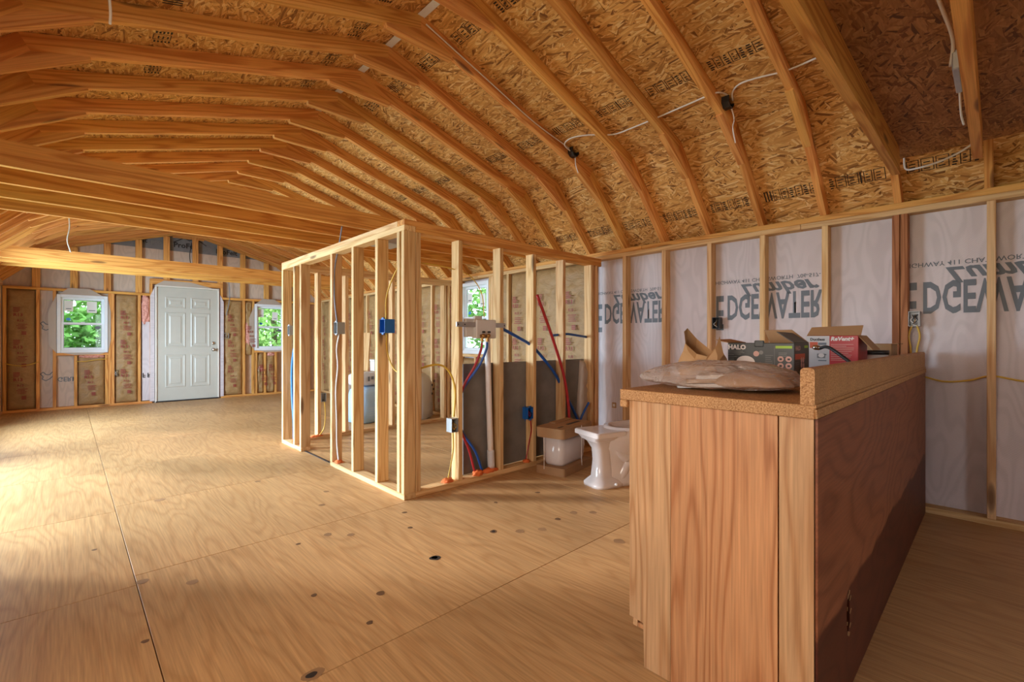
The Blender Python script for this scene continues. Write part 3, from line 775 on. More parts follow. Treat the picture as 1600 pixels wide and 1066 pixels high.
# far door --------------------------------------------------------
d1 = tag(empty('door_1'), kind='structure')
DX0, DX1 = 1.125, 2.03
slab = box('slab', (DX0, FY+.01, .02), (DX1, FY+.05, 2.015), M['door'], d1, .002)
for x0, x1, y1 in ((DX0-.028, DX0-.002, 2.03), (DX1+.002, DX1+.028, 2.03)):
    box('jamb', (x0, FY-.012, 0), (x1, FY+SD, y1), M['jamb'], d1, .002)
box('jamb', (DX0-.028, FY-.012, 2.018), (DX1+.028, FY+SD, 2.042), M['jamb'], d1, .002)
box('threshold', (DX0-.02, FY-.02, .0005), (DX1+.02, FY+.09, .022), M['black'], d1, .002)
def panel(cx, cz, w, h):
    # moulded raised panel: sunken groove ring and raised centre
    vs, fs = [], []
    for k, (i, y) in enumerate(((0, 0), (.012, -.007), (.03, -.002), (.038, .004), (.055, .004), (.075, -.005))):
        vs += [(-w/2+i, y, -h/2+i), (w/2-i, y, -h/2+i), (w/2-i, y, h/2-i), (-w/2+i, y, h/2-i)]
        if k:
            b = (k-1)*4
            fs += [(b+j, b+(j+1) % 4, b+4+(j+1) % 4, b+4+j) for j in range(4)]
    fs.append((20, 21, 22, 23))
    link('raised_panel', mesh('panel', vs, fs), M['door'], d1, Matrix.Translation((cx, FY+.0085, cz)))
for cx in (1.125+.265, 2.03-.265):
    panel(cx, 1.75, .30, .20); panel(cx, 1.27, .30, .62); panel(cx, .54, .30, .58)
def lathe(prof, seg=20):
    return loft([[(r*math.cos(2*math.pi*i/seg), r*math.sin(2*math.pi*i/seg), z) for i in range(seg)] for r, z in prof])
RX = Matrix.Rotation(R(90), 4, 'X')
link('deadbolt', lathe([(.03, 0), (.03, .012), (.022, .02), (.02, .022)]), M['chrome'], d1, Matrix.Translation((1.965, FY+.01, 1.03)) @ RX)
link('knob', lathe([(.032, 0), (.032, .006), (.012, .012), (.012, .035), (.026, .045), (.03, .06), (.022, .072), (.005, .075)]), M['chrome'], d1, Matrix.Translation((1.965, FY+.01, .91)) @ RX)
for z in (.25, 1.05, 1.80): box('hinge', (DX0-.006, FY+.0, z-.05), (DX0+.006, FY+.012, z+.05), M['chrome'], d1, .002)

# ================================================================== NEAR WALL (behind the camera) with doorway and loft gap added for fill light
wn = tag(empty('wall_near'), kind='structure')
for x in (LX+.02, -.28, .13, .73, 1.67, 2.0, 2.32, 2.73, 3.14, 3.55, WX-.02): stud_y('stud', wn, x, NY-SD, NY, .038, 2.16)
for x0, x1, z0, z1 in ((LX-.1, .75, -.05, 3.2), (2.3, WX+.1, -.05, 3.2), (1.65, 2.3, -.05, 2.28), (.75, 1.65, 2.05, 2.28), (.75, 1.0, 2.28, 2.82), (2.2, 2.3, 2.28, 2.82), (.75, 2.3, 2.82, 3.2)):
    box('house_wrap', (x0, NY-SD-.016, z0), (x1, NY-SD-.0005, z1), M['wrap'], wn)
box('header', (.70, NY-SD, 2.05), (1.70, NY, 2.14), M['joist'], wn, .002, 0)

# ================================================================== BATHROOM PARTITIONS
PX, PY, PYB, PH = 1.63, 2.75, 5.215, 1.89
wb = tag(empty('wall_bathroom_front'), kind='structure')
for x in (1.722+.019, 2.103, 2.516, 2.898, 3.292, 3.72, 3.80): stud_y('stud', wb, x, PY, PY+SD, .038, PH-.076)
box('bottom_plate', (PX+SD+.001, PY, 0), (WX-.001, PY+SD, .038), M['stud'], wb, .0025, 0)
box('top_plate', (PX+SD+.001, PY, PH-.076), (WX-.001, PY+SD, PH-.0385), M['rafter'], wb, .0025, 0)
box('top_plate', (PX+.001, PY, PH-.038), (WX-.001, PY+SD, PH), M['rafter'], wb, .0025, 0)
ws = tag(empty('wall_bathroom_side'), kind='structure')
for y in (2.77, 2.83, 3.14, 3.535, 3.945, 4.675, 4.85, 5.195): stud_x('stud', ws, y, PX, PX+SD, .038, PH-.076)
box('bottom_plate', (PX, PY, 0), (PX+SD, 3.965, .038), M['stud'], ws, .0025, 1)
box('bottom_plate', (PX, 4.655, 0), (PX+SD, PYB, .038), M['stud'], ws, .0025, 1)
box('top_plate', (PX, PY, PH-.076), (PX+SD, PYB, PH-.0385), M['stud'], ws, .0025, 1)
box('top_plate', (PX, PY+SD+.001, PH-.038), (PX+SD, PYB, PH), M['stud'], ws, .0025, 1)
wk = tag(empty('wall_bathroom_back'), kind='structure')
for x in (1.99, 2.30, 2.89, 3.275, 3.66, 3.72, 3.845): stud_y('stud', wk, x, PYB-SD, PYB, .038, PH-.076)
box('bottom_plate', (PX+SD+.001, PYB-SD, 0), (WX-.001, PYB, .038), M['stud'], wk, .0025, 0)
box('top_plate', (PX+SD+.001, PYB-SD, PH-.076), (WX-.001, PYB, PH-.0385), M['stud'], wk, .0025, 0)
box('top_plate', (PX+SD+.001, PYB-SD, PH-.038), (WX-.001, PYB, PH), M['stud'], wk, .0025, 0)
box('floor_strip', (PX+.03, 3.967, .0005), (PX+.05, 4.653, .004), M['black'], ws)

# ================================================================== OUTSIDE
gr = tag(box('ground', (-30, -30, -.75), (40, 60, -.6), M['grass']), kind='structure')
def tree(x, y, h, cr, seed, label, mat='leaf', n=5200):
    rr = random.Random(seed); t = tag(empty('tree', (x, y, -.6)), label, 'tree', 'trees outside the windows')
    tube('trunk', [(0, 0, 0), (.05, .03, h*.3), (-.04, .02, h*.6), (.0, 0, h*.9)], .09+.02*rr.random(), M['bark'], t, 8, 3)
    vs, fs = [], []; cl = [(rr.uniform(-cr, cr)*.8, rr.uniform(-cr, cr)*.8, rr.uniform(.12, 1)*h, rr.uniform(.35, .6)*cr) for _ in range(44)]
    for i in range(n):
        c = rr.choice(cl); d = Vector((rr.gauss(0, 1), rr.gauss(0, 1), rr.gauss(0, 1))).normalized()*c[3]*rr.random()**.4
        p = Vector(c[:3])+d; a = Vector((rr.gauss(0, 1), rr.gauss(0, 1), rr.gauss(0, 1))).normalized(); b = a.orthogonal().normalized(); s = rr.uniform(.06, .13)
        k = len(vs); vs += [p-a*s, p+b*s*.55, p+a*s, p-b*s*.55]; fs.append((k, k+1, k+2, k+3))
    tag(link('foliage', mesh('leaves', vs, fs), M[mat], t), kind='stuff')
TR = [(-3.2, 19.5, 5.4, 1.9), (-1.5, 14.4, 4.2, 1.25), (.9, 16.6, 5.2, 1.3), (2.2, 22.8, 6.2, 2.2), (4.7, 15.8, 5.0, 1.4), (8.4, 21.5, 6.2, 2.0), (9.6, 15.6, 5.4, 1.6), (-7.6, 20.5, 5.5, 1.8), (8.2, 9.2, 4.6, 1.5), (13.2, 11.6, 5.8, 2.0), (8.0, 5.6, 4.4, 1.4)]
TL = ['tall leafy tree outside, seen furthest left through the left window', 'near leafy tree seen through the left window beside the door', 'leafy tree with high crown behind the left window', 'leafy tree standing behind the closed door',
      'near leafy tree seen through the small window right of the door', 'leafy tree further back behind the window right of the door', 'furthest right tree behind the window right of the door', 'outermost tree at the far left outside the building',
      'leafy tree filling the view in the bathroom window', 'taller tree further back outside the bathroom window', 'low tree outside the right wall near the bathroom']
for i, ((x, y, h, c), lb) in enumerate(zip(TR, TL)):
    tree(x, y, h, c, i, lb, 'leaf2' if i % 3 == 1 else 'leaf')

# ================================================================== COUNTER
cab = tag(empty('base_cabinet', (1.365, .315, 0)), 'long reddish plywood base cabinet under the particleboard counter, dark water stain low on its back', 'cabinet')
def local(o, p): o.matrix_parent_inverse = p.matrix_basis.inverted(); return o
def part(p, name, lo, hi, mat, bev=.002, grain=0, label=None):
    o = local(box(name, lo, hi, M[mat], p, bev, grain), p)
    if label: o['label'] = label
    return o
def yz_prism(name, pts, x0, x1, mat, parent):
    n = len(pts); cy = sum(p[0] for p in pts)/n; cz = sum(p[1] for p in pts)/n; h = (x1-x0)/2
    # local X = up (grain), local Y = world Y... built so that grain runs vertically
    vs = [(z-cz, y-cy, h) for y, z in pts]+[(z-cz, y-cy, -h) for y, z in pts]
    fs = [tuple(range(n)), tuple(range(2*n-1, n-1, -1))]+[(i, i+n, (i+1) % n+n, (i+1) % n) for i in range(n)]
    me = mesh(name, vs, fs)
    bm = bmesh.new(); bm.from_mesh(me); bmesh.ops.recalc_face_normals(bm, faces=bm.faces); bm.to_mesh(me); bm.free()
    o = link(name, me, M[mat], parent, Matrix(((0, 0, -1, (x0+x1)/2), (0, 1, 0, cy), (1, 0, 0, cz), (0, 0, 0, 1))))
    return local(o, parent)
CT = .872
yz_prism('end_panel', [(.7105, .002), (.802, .002), (.806, .145), (.857, .150), (.857, CT), (.7105, CT)], 1.365, 1.383, 'cab_strip', cab)
yz_prism('end_panel', [(.4065, .004), (.709, .002), (.709, CT), (.4065, CT)], 1.365, 1.383, 'cab_front', cab)
yz_prism('end_panel', [(.324, .003), (.403, .003), (.403, CT), (.324, CT)], 1.366, 1.383, 'cab_strip', cab)
# back panel with a torn hole
def back_panel():
    L0, L1 = 1.372, 3.86; cx, cz = (L0+L1)/2, CT/2
    bm = bmesh.new(); hx, hz = 1.715-cx, .242-cz
    outer = [bm.verts.new((x-cx, 0, z-cz)) for x, z in ((L0, .001), (L1, .001), (L1, CT), (L0, CT))]
    rr = random.Random(3); hole = []
    for i in range(12):
        a = 2*math.pi*i/12; hole.append(bm.verts.new((hx+math.cos(a)*.020*(1+rr.uniform(-.3, .3)), 0, hz+math.sin(a)*.060*(1+rr.uniform(-.2, .25)))))
    es = [bm.edges.new((l[i], l[(i+1) % len(l)])) for l in (outer, hole) for i in range(len(l))]
    bmesh.ops.triangle_fill(bm, edges=es, use_beauty=True)
    r = bmesh.ops.extrude_face_region(bm, geom=bm.faces[:])
    for v in r['geom']:
        if isinstance(v, bmesh.types.BMVert): v.co.y += .006
    bmesh.ops.recalc_face_normals(bm, faces=bm.faces)
    me = bpy.data.meshes.new('back_panel'); bm.to_mesh(me); bm.free()
    o = link('back_panel', me, M['cab_back'], cab, Matrix.Translation((cx, .316, cz))); return local(o, cab)
for i in range(9):
    a_ = 2*math.pi*i/9; c_ = Vector((1.715+math.cos(a_)*.0215, .3155, .242+math.sin(a_)*.064))
    local(bar('splinter', c_-Vector((math.cos(a_)*.004, 0, .007)), c_+Vector((math.cos(a_)*.004, -.002, .007)), .002, .002, M['card'], cab, 0), cab)
back_panel()['label'] = 'dark reddish plywood back with a torn hole and water stain'
part(cab, 'face_frame', (1.384, .838, .11), (3.86, .857, CT), 'cab_strip', .002, 0)
part(cab, 'toe_kick', (1.384, .785, .002), (3.86, .80, .11), 'cab_front', .002, 0)
part(cab, 'cabinet_floor', (1.384, .324, .11), (3.86, .837, .125), 'cab_front', .002, 0)
top = tag(empty('countertop', (1.35, .3, .873)), 'bare particleboard countertop with raised back ledge on the plywood cabinet', 'countertop')
part(top, 'slab', (1.350, .318, CT+.001), (3.865, .885, .908), 'particle', .002)
part(top, 'front_lip', (1.350, .858, .848), (3.865, .886, CT+.0005), 'particle', .003)
def splash():
    n = 8; pts = [(.318, .9085), (.318, .992)]+[(.328-.010*math.cos(a), .992+.010*math.sin(a)) for a in [R(90)*i/4 for i in range(1, 5)]]+[(.340+.010*math.sin(a), .992+.010*math.cos(a)) for a in [R(90)*i/4 for i in range(0, 5)]]+[(.350, .9085)]
    k = len(pts); vs = [(1.350, y, z) for y, z in pts]+[(3.865, y, z) for y, z in pts]
    fs = [tuple(range(k))[::-1], tuple(range(k, 2*k))]+[(i, (i+1) % k, (i+1) % k+k, i+k) for i in range(k)]
    me = mesh('ledge', vs, fs); bm = bmesh.new(); bm.from_mesh(me); bmesh.ops.recalc_face_normals(bm, faces=bm.faces); bm.to_mesh(me); bm.free()
    return local(link('back_ledge', me, M['particle'], top), top)
splash()
part(top, 'edge_strip', (1.350, .3125, .874), (3.865, .3178, .899), 'particle', .002)
part(top, 'edge_strip', (1.350, .3145, .9005), (3.865, .3178, .910), 'particle', .001)

def rrect(w, d, r, z, n=5, ox=0, oy=0):
    out = []
    for cx, cy, a0 in ((w/2-r, d/2-r, 0), (-w/2+r, d/2-r, 90), (-w/2+r, -d/2+r, 180), (w/2-r, -d/2+r, 270)):
        for i in range(n+1):
            a = R(a0+90*i/n); out.append((cx+r*math.cos(a)+ox, cy+r*math.sin(a)+oy, z))
    return out
# ---- things on the counter
bag = tag(empty('plastic_bag', (1.60, .66, .909)), 'clear crinkled plastic bag of brown material lying on the counter end', 'bag')
def pillow(a, b, h, seed, amp, nu=40, nv=14, tip=0.0, flat=.35):
    vs, fs = [], []
    for j in range(nv+1):
        ph = math.pi*j/nv
        for i in range(nu):
            th = 2*math.pi*i/nu; c, s_ = math.cos(th), math.sin(th)
            ex = abs(c)**.75*(1 if c >= 0 else -1); ey = abs(s_)**.8*(1 if s_ >= 0 else -1)
            rr = max(0.0, math.sin(ph))**.7
            z = math.cos(ph); z = z*h if z > 0 else z*h*flat
            p = Vector((a*ex*rr, b*ey*rr, z))
            q = p*9+Vector((seed, seed*2, 0))
            k = mnoise.noise(q)*amp+mnoise.noise(q*2.7)*amp*.6+abs(mnoise.noise(q*Vector((1.3, .5, 2)).x))*amp*.4
            p += p.normalized()*k
            if ey > 0 and tip: p.y += tip*max(0, ey*rr-.75)*4
            if p.z < -h*flat*.9: p.z = -h*flat*.9
            vs.append(p)
    for j in range(nv):
        for i in range(nu):
            x, y = j*nu+i, j*nu+(i+1) % nu; fs.append((x, x+nu, y+nu, y))
    return mesh('pillow', vs, fs, True)
def film(a, b, h):
    nu, nv = 72, 26; vs, fs = [], []
    for j in range(nv+1):
        ph = math.pi*j/nv
        for i in range(nu):
            th = 2*math.pi*i/nu; c, s_ = math.cos(th), math.sin(th)
            ex = math.copysign(abs(c)**.7, c); ey = math.copysign(abs(s_)**.8, s_); rr = max(0.0, math.sin(ph))**.6
            z = math.cos(ph); p = Vector((a*ex*rr, b*ey*rr, z*h*(1 if z > 0 else .38)))
            if ey > 0: p.y += .10*max(0, ey*rr-.6)**1.5; p.z *= 1-.5*max(0, ey*rr-.55)
            q = Vector((p.x*11, p.y*6, p.z*10)); w_ = Vector((mnoise.noise(q), mnoise.noise(q+Vector((9, 1, 4))), 0))
            rid = 1-abs(mnoise.noise(q*1.3+w_*1.5))*2; rid2 = 1-abs(mnoise.noise(q*3.1+w_*2))*2
            p += p.normalized()*(rid*.016+rid2*.008-.01)
            p.z = max(p.z, -h*.36); vs.append(p)
    for j in range(nv):
        for i in range(nu):
            x, y = j*nu+i, j*nu+(i+1) % nu; fs.append((x, x+nu, y+nu, y))
    return mesh('film', vs, fs, True)
local(link('plastic_film', film(.165, .235, .060), M['bagplastic'], bag, Matrix.Translation((1.60, .65, .938)) @ Matrix.Rotation(R(8), 4, 'Z')), bag)
local(link('brown_contents', pillow(.125, .12, .040, 5, .010), M['kraft_paper'], bag, Matrix.Translation((1.62, .55, .931)) @ Matrix.Rotation(R(8), 4, 'Z')), bag)
for i_, (z_, mt_) in enumerate(((.916, 'pvc_grey'), (.932, 'card'), (.946, 'pvc_grey'))):
    local(link('packed_sheet', loft([rrect(.17-.02*i_, .19-.03*i_, .03, 0), rrect(.17-.02*i_, .19-.03*i_, .03, .012)], smooth=False), M[mt_], bag, Matrix.Translation((1.60, .685-.012*i_, z_)) @ Matrix.Rotation(R(8+5*i_), 4, 'Z') @ Matrix.Rotation(R(-4), 4, 'X')), bag)
pb = tag(empty('paper_bag', (1.87, .835, .909)), 'crumpled brown kraft paper bag standing behind the plastic bag', 'bag')
def paperbag():
    base = [(-.05, -.075), (-.01, -.08), (.05, -.07), (.06, -.01), (.05, .06), (.01, .08), (-.045, .075), (-.062, .045), (-.055, .005), (-.06, -.035)]
    tops = [.13, .18, .15, .12, .17, .215, .20, .15, .11, .10]; rings = []
    for j in range(6):
        t = j/5
        rings.append([(x*(1+.16*math.sin(i*2.1+t*6))*(1-.22*t), y*(1+.10*math.cos(i*1.7+t*5))*(1-.10*t)+.01*math.sin(t*7+i), tops[i]*t) for i, (x, y) in enumerate(base)])
    return loft(rings, False, True, False)
local(link('bag_paper', paperbag(), M['kraft_paper'], pb, Matrix.Translation((1.87, .83, .909))), pb)

halo = tag(empty('light_fixture_carton', (2.1, .66, .909)), 'dark grey open carton lettered HALO with a white disc picture', 'box')
HX, HY0, HY1, HZ = 2.0, .538, .785, 1.062
hc = part(halo, 'carton', (HX, HY0, .909), (HX+.20, HY1, HZ), 'halo', .002)
def face_x(parent, me, mat, y, z, x, name='carton_print', sx=1.0):
    # flat print on a face looking towards -X; text runs towards -Y
    return local(link(name, me, M[mat], parent, Matrix(((0, 0, -1, x), (-sx, 0, 0, y), (0, 1, 0, z), (0, 0, 0, 1)))), parent)
def face_y(parent, me, mat, x, z, y, name='carton_print'):
    return local(link(name, me, M[mat], parent, Matrix(((1, 0, 0, x), (0, 0, -1, y), (0, 1, 0, z), (0, 0, 0, 1)))), parent)
def disc(rx, ry, n=24): return mesh('disc', [(rx*math.cos(2*math.pi*i/n), ry*math.sin(2*math.pi*i/n), 0) for i in range(n)], [tuple(range(n))])
px = HX-.0008
face_x(hc, textmesh('HALO', .026, 0, .0012), 'white_ink', .783, 1.036, px)
face_x(hc, disc(.036, .026), 'white_ink', .714, .984, px)
face_x(hc, disc(.011, .011), 'pink_ink', .673, 1.019, px); face_x(hc, disc(.008, .008), 'dim_ink', .655, 1.024, px)
face_x(hc, rects([(0, 0, .058, .010)]), 'green_ink', .603, 1.041, px)
for r0, r1 in (((.585, 1.0), 0), ((.557, 1.0), 0), ((.585, .974), 0), ((.557, .974), 0)):
    face_x(hc, disc(.011, .011), 'pink_ink', r0[0], r0[1], px)
    face_x(hc, rects([(-.004, -.004, .005, .003)]), 'ink_black', r0[0], r0[1], px-.0004)
lines = lambda n, w, dz, seed: rects([(0, -i*dz, w*(0.6+.4*random.Random(seed+i).random()), -i*dz+.0022) for i in range(n)])
face_x(hc, lines(6, .035, .007, 1), 'dim_ink', .783, 1.012, px); face_x(hc, lines(9, .030, .0075, 2), 'dim_ink', .640, 1.012, px); face_x(hc, lines(3, .07, .006, 5), 'dim_ink', .783, 1.027, px)
face_x(hc, lines(3, .04, .006, 7), 'dim_ink', .592, 1.022, px); face_x(hc, rects([(0, 0, .0015, .13)]), 'dim_ink', .607, .92, px)
py = HY0-.0008
face_y(hc, textmesh('HALO', .024, 0, .001), 'pink_ink', HX+.012, 1.034, py)
face_y(hc, rects([(0, 0, .13, .022)]), 'orange_ink', HX+.008, .998, py)
for dx, dz in ((.09, .995), (.115, .995), (.09, .975), (.118, .972)): face_y(hc, disc(.011, .011), 'pink_ink', HX+dx, dz, py-.0004)
face_y(hc, lines(5, .06, .008, 9), 'dim_ink', HX+.01, .985, py); face_y(hc, rects([(0, 0, .05, .01)]), 'orange_ink', HX+.01, .93, py)
face_y(hc, rects([(0, 0, .05, .010)]), 'green_ink', HX+.13, 1.042, py)
def flap(parent, quad, th, mat, name='flap'):
    a, b, c, d = [Vector(p) for p in quad]; n = (b-a).cross(d-a).normalized()*th
    vs = [a, b, c, d, a+n, b+n, c+n, d+n]
    return local(link(name, mesh('flap', vs, [(0, 3, 2, 1), (4, 5, 6, 7), (0, 1, 5, 4), (1, 2, 6, 5), (2, 3, 7, 6), (3, 0, 4, 7)]), M[mat], parent), parent)
flap(halo, [(HX, HY1, HZ), (HX+.2, HY1, HZ), (HX+.2, HY1+.065, HZ-.015+.03), (HX, HY1+.055, HZ+.012)], .0025, 'card')
flap(halo, [(HX+.2, HY0, HZ), (HX+.2, HY1-.1, HZ), (HX+.19, HY1-.08, HZ+.055), (HX+.19, HY0+.06, HZ+.055)], .0025, 'card_dk')
flap(halo, [(HX+.002, HY0+.003, HZ), (HX+.198, HY0+.003, HZ), (HX+.19, HY0+.06, HZ+.04), (HX+.01, HY0+.065, HZ+.043)], .0025, 'halo')
part(halo, 'tab', (HX-.004, .645, 1.046), (HX+.01, .68, 1.072), 'halo', .003)

rv = tag(empty('vent_carton', (2.85, .57, .909)), 'open carton printed half pale grey and half red beside the dark carton', 'box')
VX, VY0, VY1, VZ = 2.72, .462, .680, 1.096
rc = part(rv, 'carton', (VX, VY0, .909), (VX+.22, VY1, VZ), 'red_carton', .002)
part(rv, 'grey_face', (VX-.001, .578, .910), (VX+.0, VY1-.001, VZ-.001), 'grey_carton', 0)
vx = VX-.0018
face_x(rc, textmesh('ReVent+', .026, .2, .0012), 'white_ink', .573, 1.072, vx)
face_x(rc, textmesh('Ductless', .018, 0, .0008), 'ink_black', .660, 1.072, vx)
face_x(rc, rects([(0, 0, .035, .03)]), 'orange_ink', .662, 1.035, vx); [face_x(rc, rects([(0, 0, .035, h_)]), 'ink', .625, z_, vx) for z_, h_ in ((1.05, .012), (1.0, .005), (.97, .005))]
face_x(rc, rects([(0, 0, .035, .022)]), 'dim_ink', .630, .985, vx); face_x(rc, disc(.013, .010), 'white_ink', .612, .998, vx-.0004)
face_x(rc, lines(10, .095, .0085, 20), 'pink_ink', .572, 1.052, vx)
flap(rv, [(VX+.002, VY1-.005, VZ), (VX+.002, VY0-.01, VZ), (VX+.03, VY0-.015, VZ+.048), (VX+.03, VY1-.02, VZ+.042)], .003, 'card_dk')
flap(rv, [(VX+.22, VY0+.005, VZ), (VX+.01, VY0+.005, VZ), (VX+.02, VY0-.05, VZ-.07), (VX+.22, VY0-.05, VZ-.07)], .003, 'card')
oc = tag(empty('brown_carton', (3.3, .5, .909)), 'small plain brown cardboard box at the wall end of the counter', 'box')
part(oc, 'carton', (3.22, .40, .909), (3.42, .52, 1.055), 'card', .003)
part(oc, 'carton_flap', (3.22, .375, 1.052), (3.42, .403, 1.057), 'card_dk', .001)
part(oc, 'hand_hole', (3.218, .43, 1.0), (3.2205, .49, 1.02), 'black', .0)
fh = tag(empty('flexible_duct', (3.08, .46, .909)), 'short grey flexible duct with black collar beside the red carton', 'duct')
local(link('duct_sleeve', lathe([(.060, 0), (.062, .02), (.057, .03), (.062, .04), (.057, .05), (.062, .06), (.057, .07), (.06, .09)]), M['pvc_grey'], fh, Matrix.Translation((3.08, .455, .909))), fh)
local(link('collar', lathe([(.045, .09), (.063, .09), (.063, .112), (.04, .112)]), M['black'], fh, Matrix.Translation((3.08, .455, .909))), fh)
fa = tag(empty('shower_arm', (2.5, .5, .97)), 'black curved pipe arm with shiny end leaning on the counter ledge', 'pipe')
local(tube('arm', [(2.52, .575, 1.035), (2.515, .55, 1.043), (2.51, .52, 1.03), (2.49, .452, .975), (2.48, .42, .935), (2.47, .395, .916)], .0075, M['black'], fa), fa)
local(link('chrome_end', lathe([(.006, 0), (.011, .002), (.012, .02), (.008, .03)], 12), M['chrome'], fa, Matrix.Translation((2.52, .572, 1.037)) @ Matrix.Rotation(R(-80), 4, 'X')), fa)

# ================================================================== TOILET PARTS
tl = tag(empty('toilet_bowl', (2.80, 2.07, 0), R(-16)), 'white porcelain toilet bowl without tank, half hidden by the counter', 'toilet')
def egg(cx, a, b, z, n=28, back=None, p=1.0):
    r = []
    for i in range(n):
        t = 2*math.pi*i/n; x = cx+a*math.cos(t)*(1.0 if math.cos(t) > 0 else (back or 1.0)); y = b*math.sin(t)
        r.append((x, y, z))
    return r
body = loft([egg(.30, .30, .115, 0, back=.92), egg(.30, .30, .115, .025, back=.92), egg(.29, .27, .10, .045, back=.88), egg(.27, .22, .085, .10, back=.86), egg(.28, .22, .085, .17, back=.88), egg(.33, .26, .115, .24, back=.98), egg(.38, .31, .165, .31, back=1.05), egg(.39, .325, .18, .355, back=1.05), egg(.40, .33, .183, .385, back=.82),
             egg(.40, .325, .178, .402, back=.80), egg(.405, .27, .132, .402, back=.76), egg(.405, .255, .12, .37, back=.74), egg(.40, .18, .08, .24, back=.7), egg(.38, .08, .045, .19, back=.7)])
link('bowl', body, M['porcelain'], tl)
deck = loft([rrect(.20, .20, .03, .325, ox=.06), rrect(.25, .25, .03, .352, ox=.07), rrect(.27, .29, .018, .356, ox=.07), rrect(.27, .29, .018, .382, ox=.07), rrect(.255, .275, .018, .389, ox=.07)], smooth=False)
link('tank_shelf', deck, M['porcelain'], tl)
ped = loft([rrect(w_, d_, r_, z_, ox=o_) for w_, d_, r_, z_, o_ in ((.26, .23, .07, 0, .10), (.26, .23, .07, .02, .10), (.22, .19, .06, .04, .10), (.15, .135, .05, .065, .085), (.13, .115, .045, .18, .085), (.135, .12, .045, .26, .08), (.17, .16, .04, .31, .07), (.20, .20, .03, .33, .06))])
link('pedestal', ped, M['porcelain'], tl)
for sgn in (-1, 1):   # trapway bulge
    link('trapway', tubemesh([(.12, sgn*.03, .30), (.20, sgn*.055, .22), (.27, sgn*.065, .17), (.24, sgn*.06, .10), (.2, sgn*.05, .03)], [.042]*33, 10), M['porcelain'], tl)
    link('bolt_cap', lathe([(.014, 0), (.013, .008), (.006, .014)], 12), M['paper'], tl, Matrix.Translation((.12, sgn*.122, .02)))
tl.scale = (1.0, 1.0, 1.06)
tk = tag(empty('toilet_tank', (3.02, 2.52, 0), R(10)), 'packed white toilet tank strapped between cardboard tray and cap', 'toilet tank')
link('cardboard_tray', loft([rrect(.48, .27, .02, 0), rrect(.48, .27, .02, .065)], smooth=False), M['card_dk'], tk)
link('tank_body', loft([rrect(.37, .16, .04, .066), rrect(.40, .18, .05, .09), rrect(.43, .20, .05, .30)], smooth=True), M['porcelain'], tk)
link('cardboard_cap', loft([rrect(.50, .26, .035, .296), rrect(.51, .265, .035, .375)], smooth=False), M['card'], tk)
box('cap_slot', (-.02, -.05, .375), (.2, -.02, .3765), M['black'], tk); box('cap_slot', (-.2, -.06, .375), (-.12, -.045, .3765), M['black'], tk)
box('cap_board', (-.05, .06, .3755), (.24, .12, .385), M['card'], tk, .002)
for x, y in ((-.245, .05), (.04, -.137), (.26, -.02)):
    tube('strap', [(x, y, .37), (x*1.005, y*1.01, .25), (x*.99, y*1.0, .12), (x*.985, y*1.03, .04)], .003, M['nm_white'], tk, 6, 4)

# ================================================================== CEMENT BOARD
cb = tag(empty('cement_board', (2.93, 2.87, .04)), 'grey cement backer board leaning behind the bathroom partition studs', 'board')
local(box('board', (2.20, 2.845, .039), (3.70, 2.858, .893), M['cement'], cb, .002), cb)
local(box('board_edge_tape', (2.20, 2.8435, .875), (3.70, 2.8448, .893), M['cement'], cb), cb)

# ================================================================== ELECTRICAL BOXES
def ebox(label, loc, rz, mat, star=True, wires=None, w=.055, h=.095, d=.065, name='electrical_box', group=None):
    """open box; local -Y is the open front"""
    t = tag(empty(name, loc, rz), label, 'electrical box', group)
    m = M[mat]; e = .003
    vs = [(-w/2, 0, -h/2), (w/2, 0, -h/2), (w/2, 0, h/2), (-w/2, 0, h/2), (-w/2, d, -h/2), (w/2, d, -h/2), (w/2, d, h/2), (-w/2, d, h/2),
          (-w/2+e, 0, -h/2+e), (w/2-e, 0, -h/2+e), (w/2-e, 0, h/2-e), (-w/2+e, 0, h/2-e), (-w/2+e, d-e, -h/2+e), (w/2-e, d-e, -h/2+e), (w/2-e, d-e, h/2-e), (-w/2+e, d-e, h/2-e)]
    fs = [(0, 4, 7, 3), (1, 2, 6, 5), (0, 1, 5, 4), (3, 7, 6, 2), (4, 5, 6, 7), (8, 11, 15, 12), (9, 13, 14, 10), (8, 12, 13, 9), (11, 10, 14, 15), (12, 15, 14, 13), (0, 8, 9, 1), (1, 9, 10, 2), (2, 10, 11, 3), (3, 11, 8, 0)]
    link('box_body', mesh('body', vs, fs), m, t)
    if star:
        for z in (-h/2-.012, h/2+.0): box('mounting_ear', (-.012, .002, z), (.012, .006, z+.012), m, t, .001)
        link('mounting_star', mesh('star', [(-w/2-.004, d*.35, -.02), (-w/2-.004, d*.2, 0), (-w/2-.004, d*.35, .02), (-w/2-.004, d*.5, h/2+.02), (-w/2-.004, d*.65, .02), (-w/2-.004, d*.8, 0), (-w/2-.004, d*.65, -.02), (-w/2-.004, d*.5, -h/2-.02),
              (-w/2-.001, d*.35, -.02), (-w/2-.001, d*.2, 0), (-w/2-.001, d*.35, .02), (-w/2-.001, d*.5, h/2+.02), (-w/2-.001, d*.65, .02), (-w/2-.001, d*.8, 0), (-w/2-.001, d*.65, -.02), (-w/2-.001, d*.5, -h/2-.02)],
             [tuple(range(8)), tuple(range(15, 7, -1))]+[(i, i+8, (i+1) % 8+8, (i+1) % 8) for i in range(8)]), m, t)
    for i, wm in enumerate(wires or ()):
        x = (-.25+.5*i/max(1, len(wires)-1))*w
        tube('wire', [(x, d-.01, h*.3), (x*.5, .02, h*.1), (x*1.3, .004, -h*.1), (-x*.6, .012, -h*.34)], .0022, M[wm], t, 6, 4)
    return t
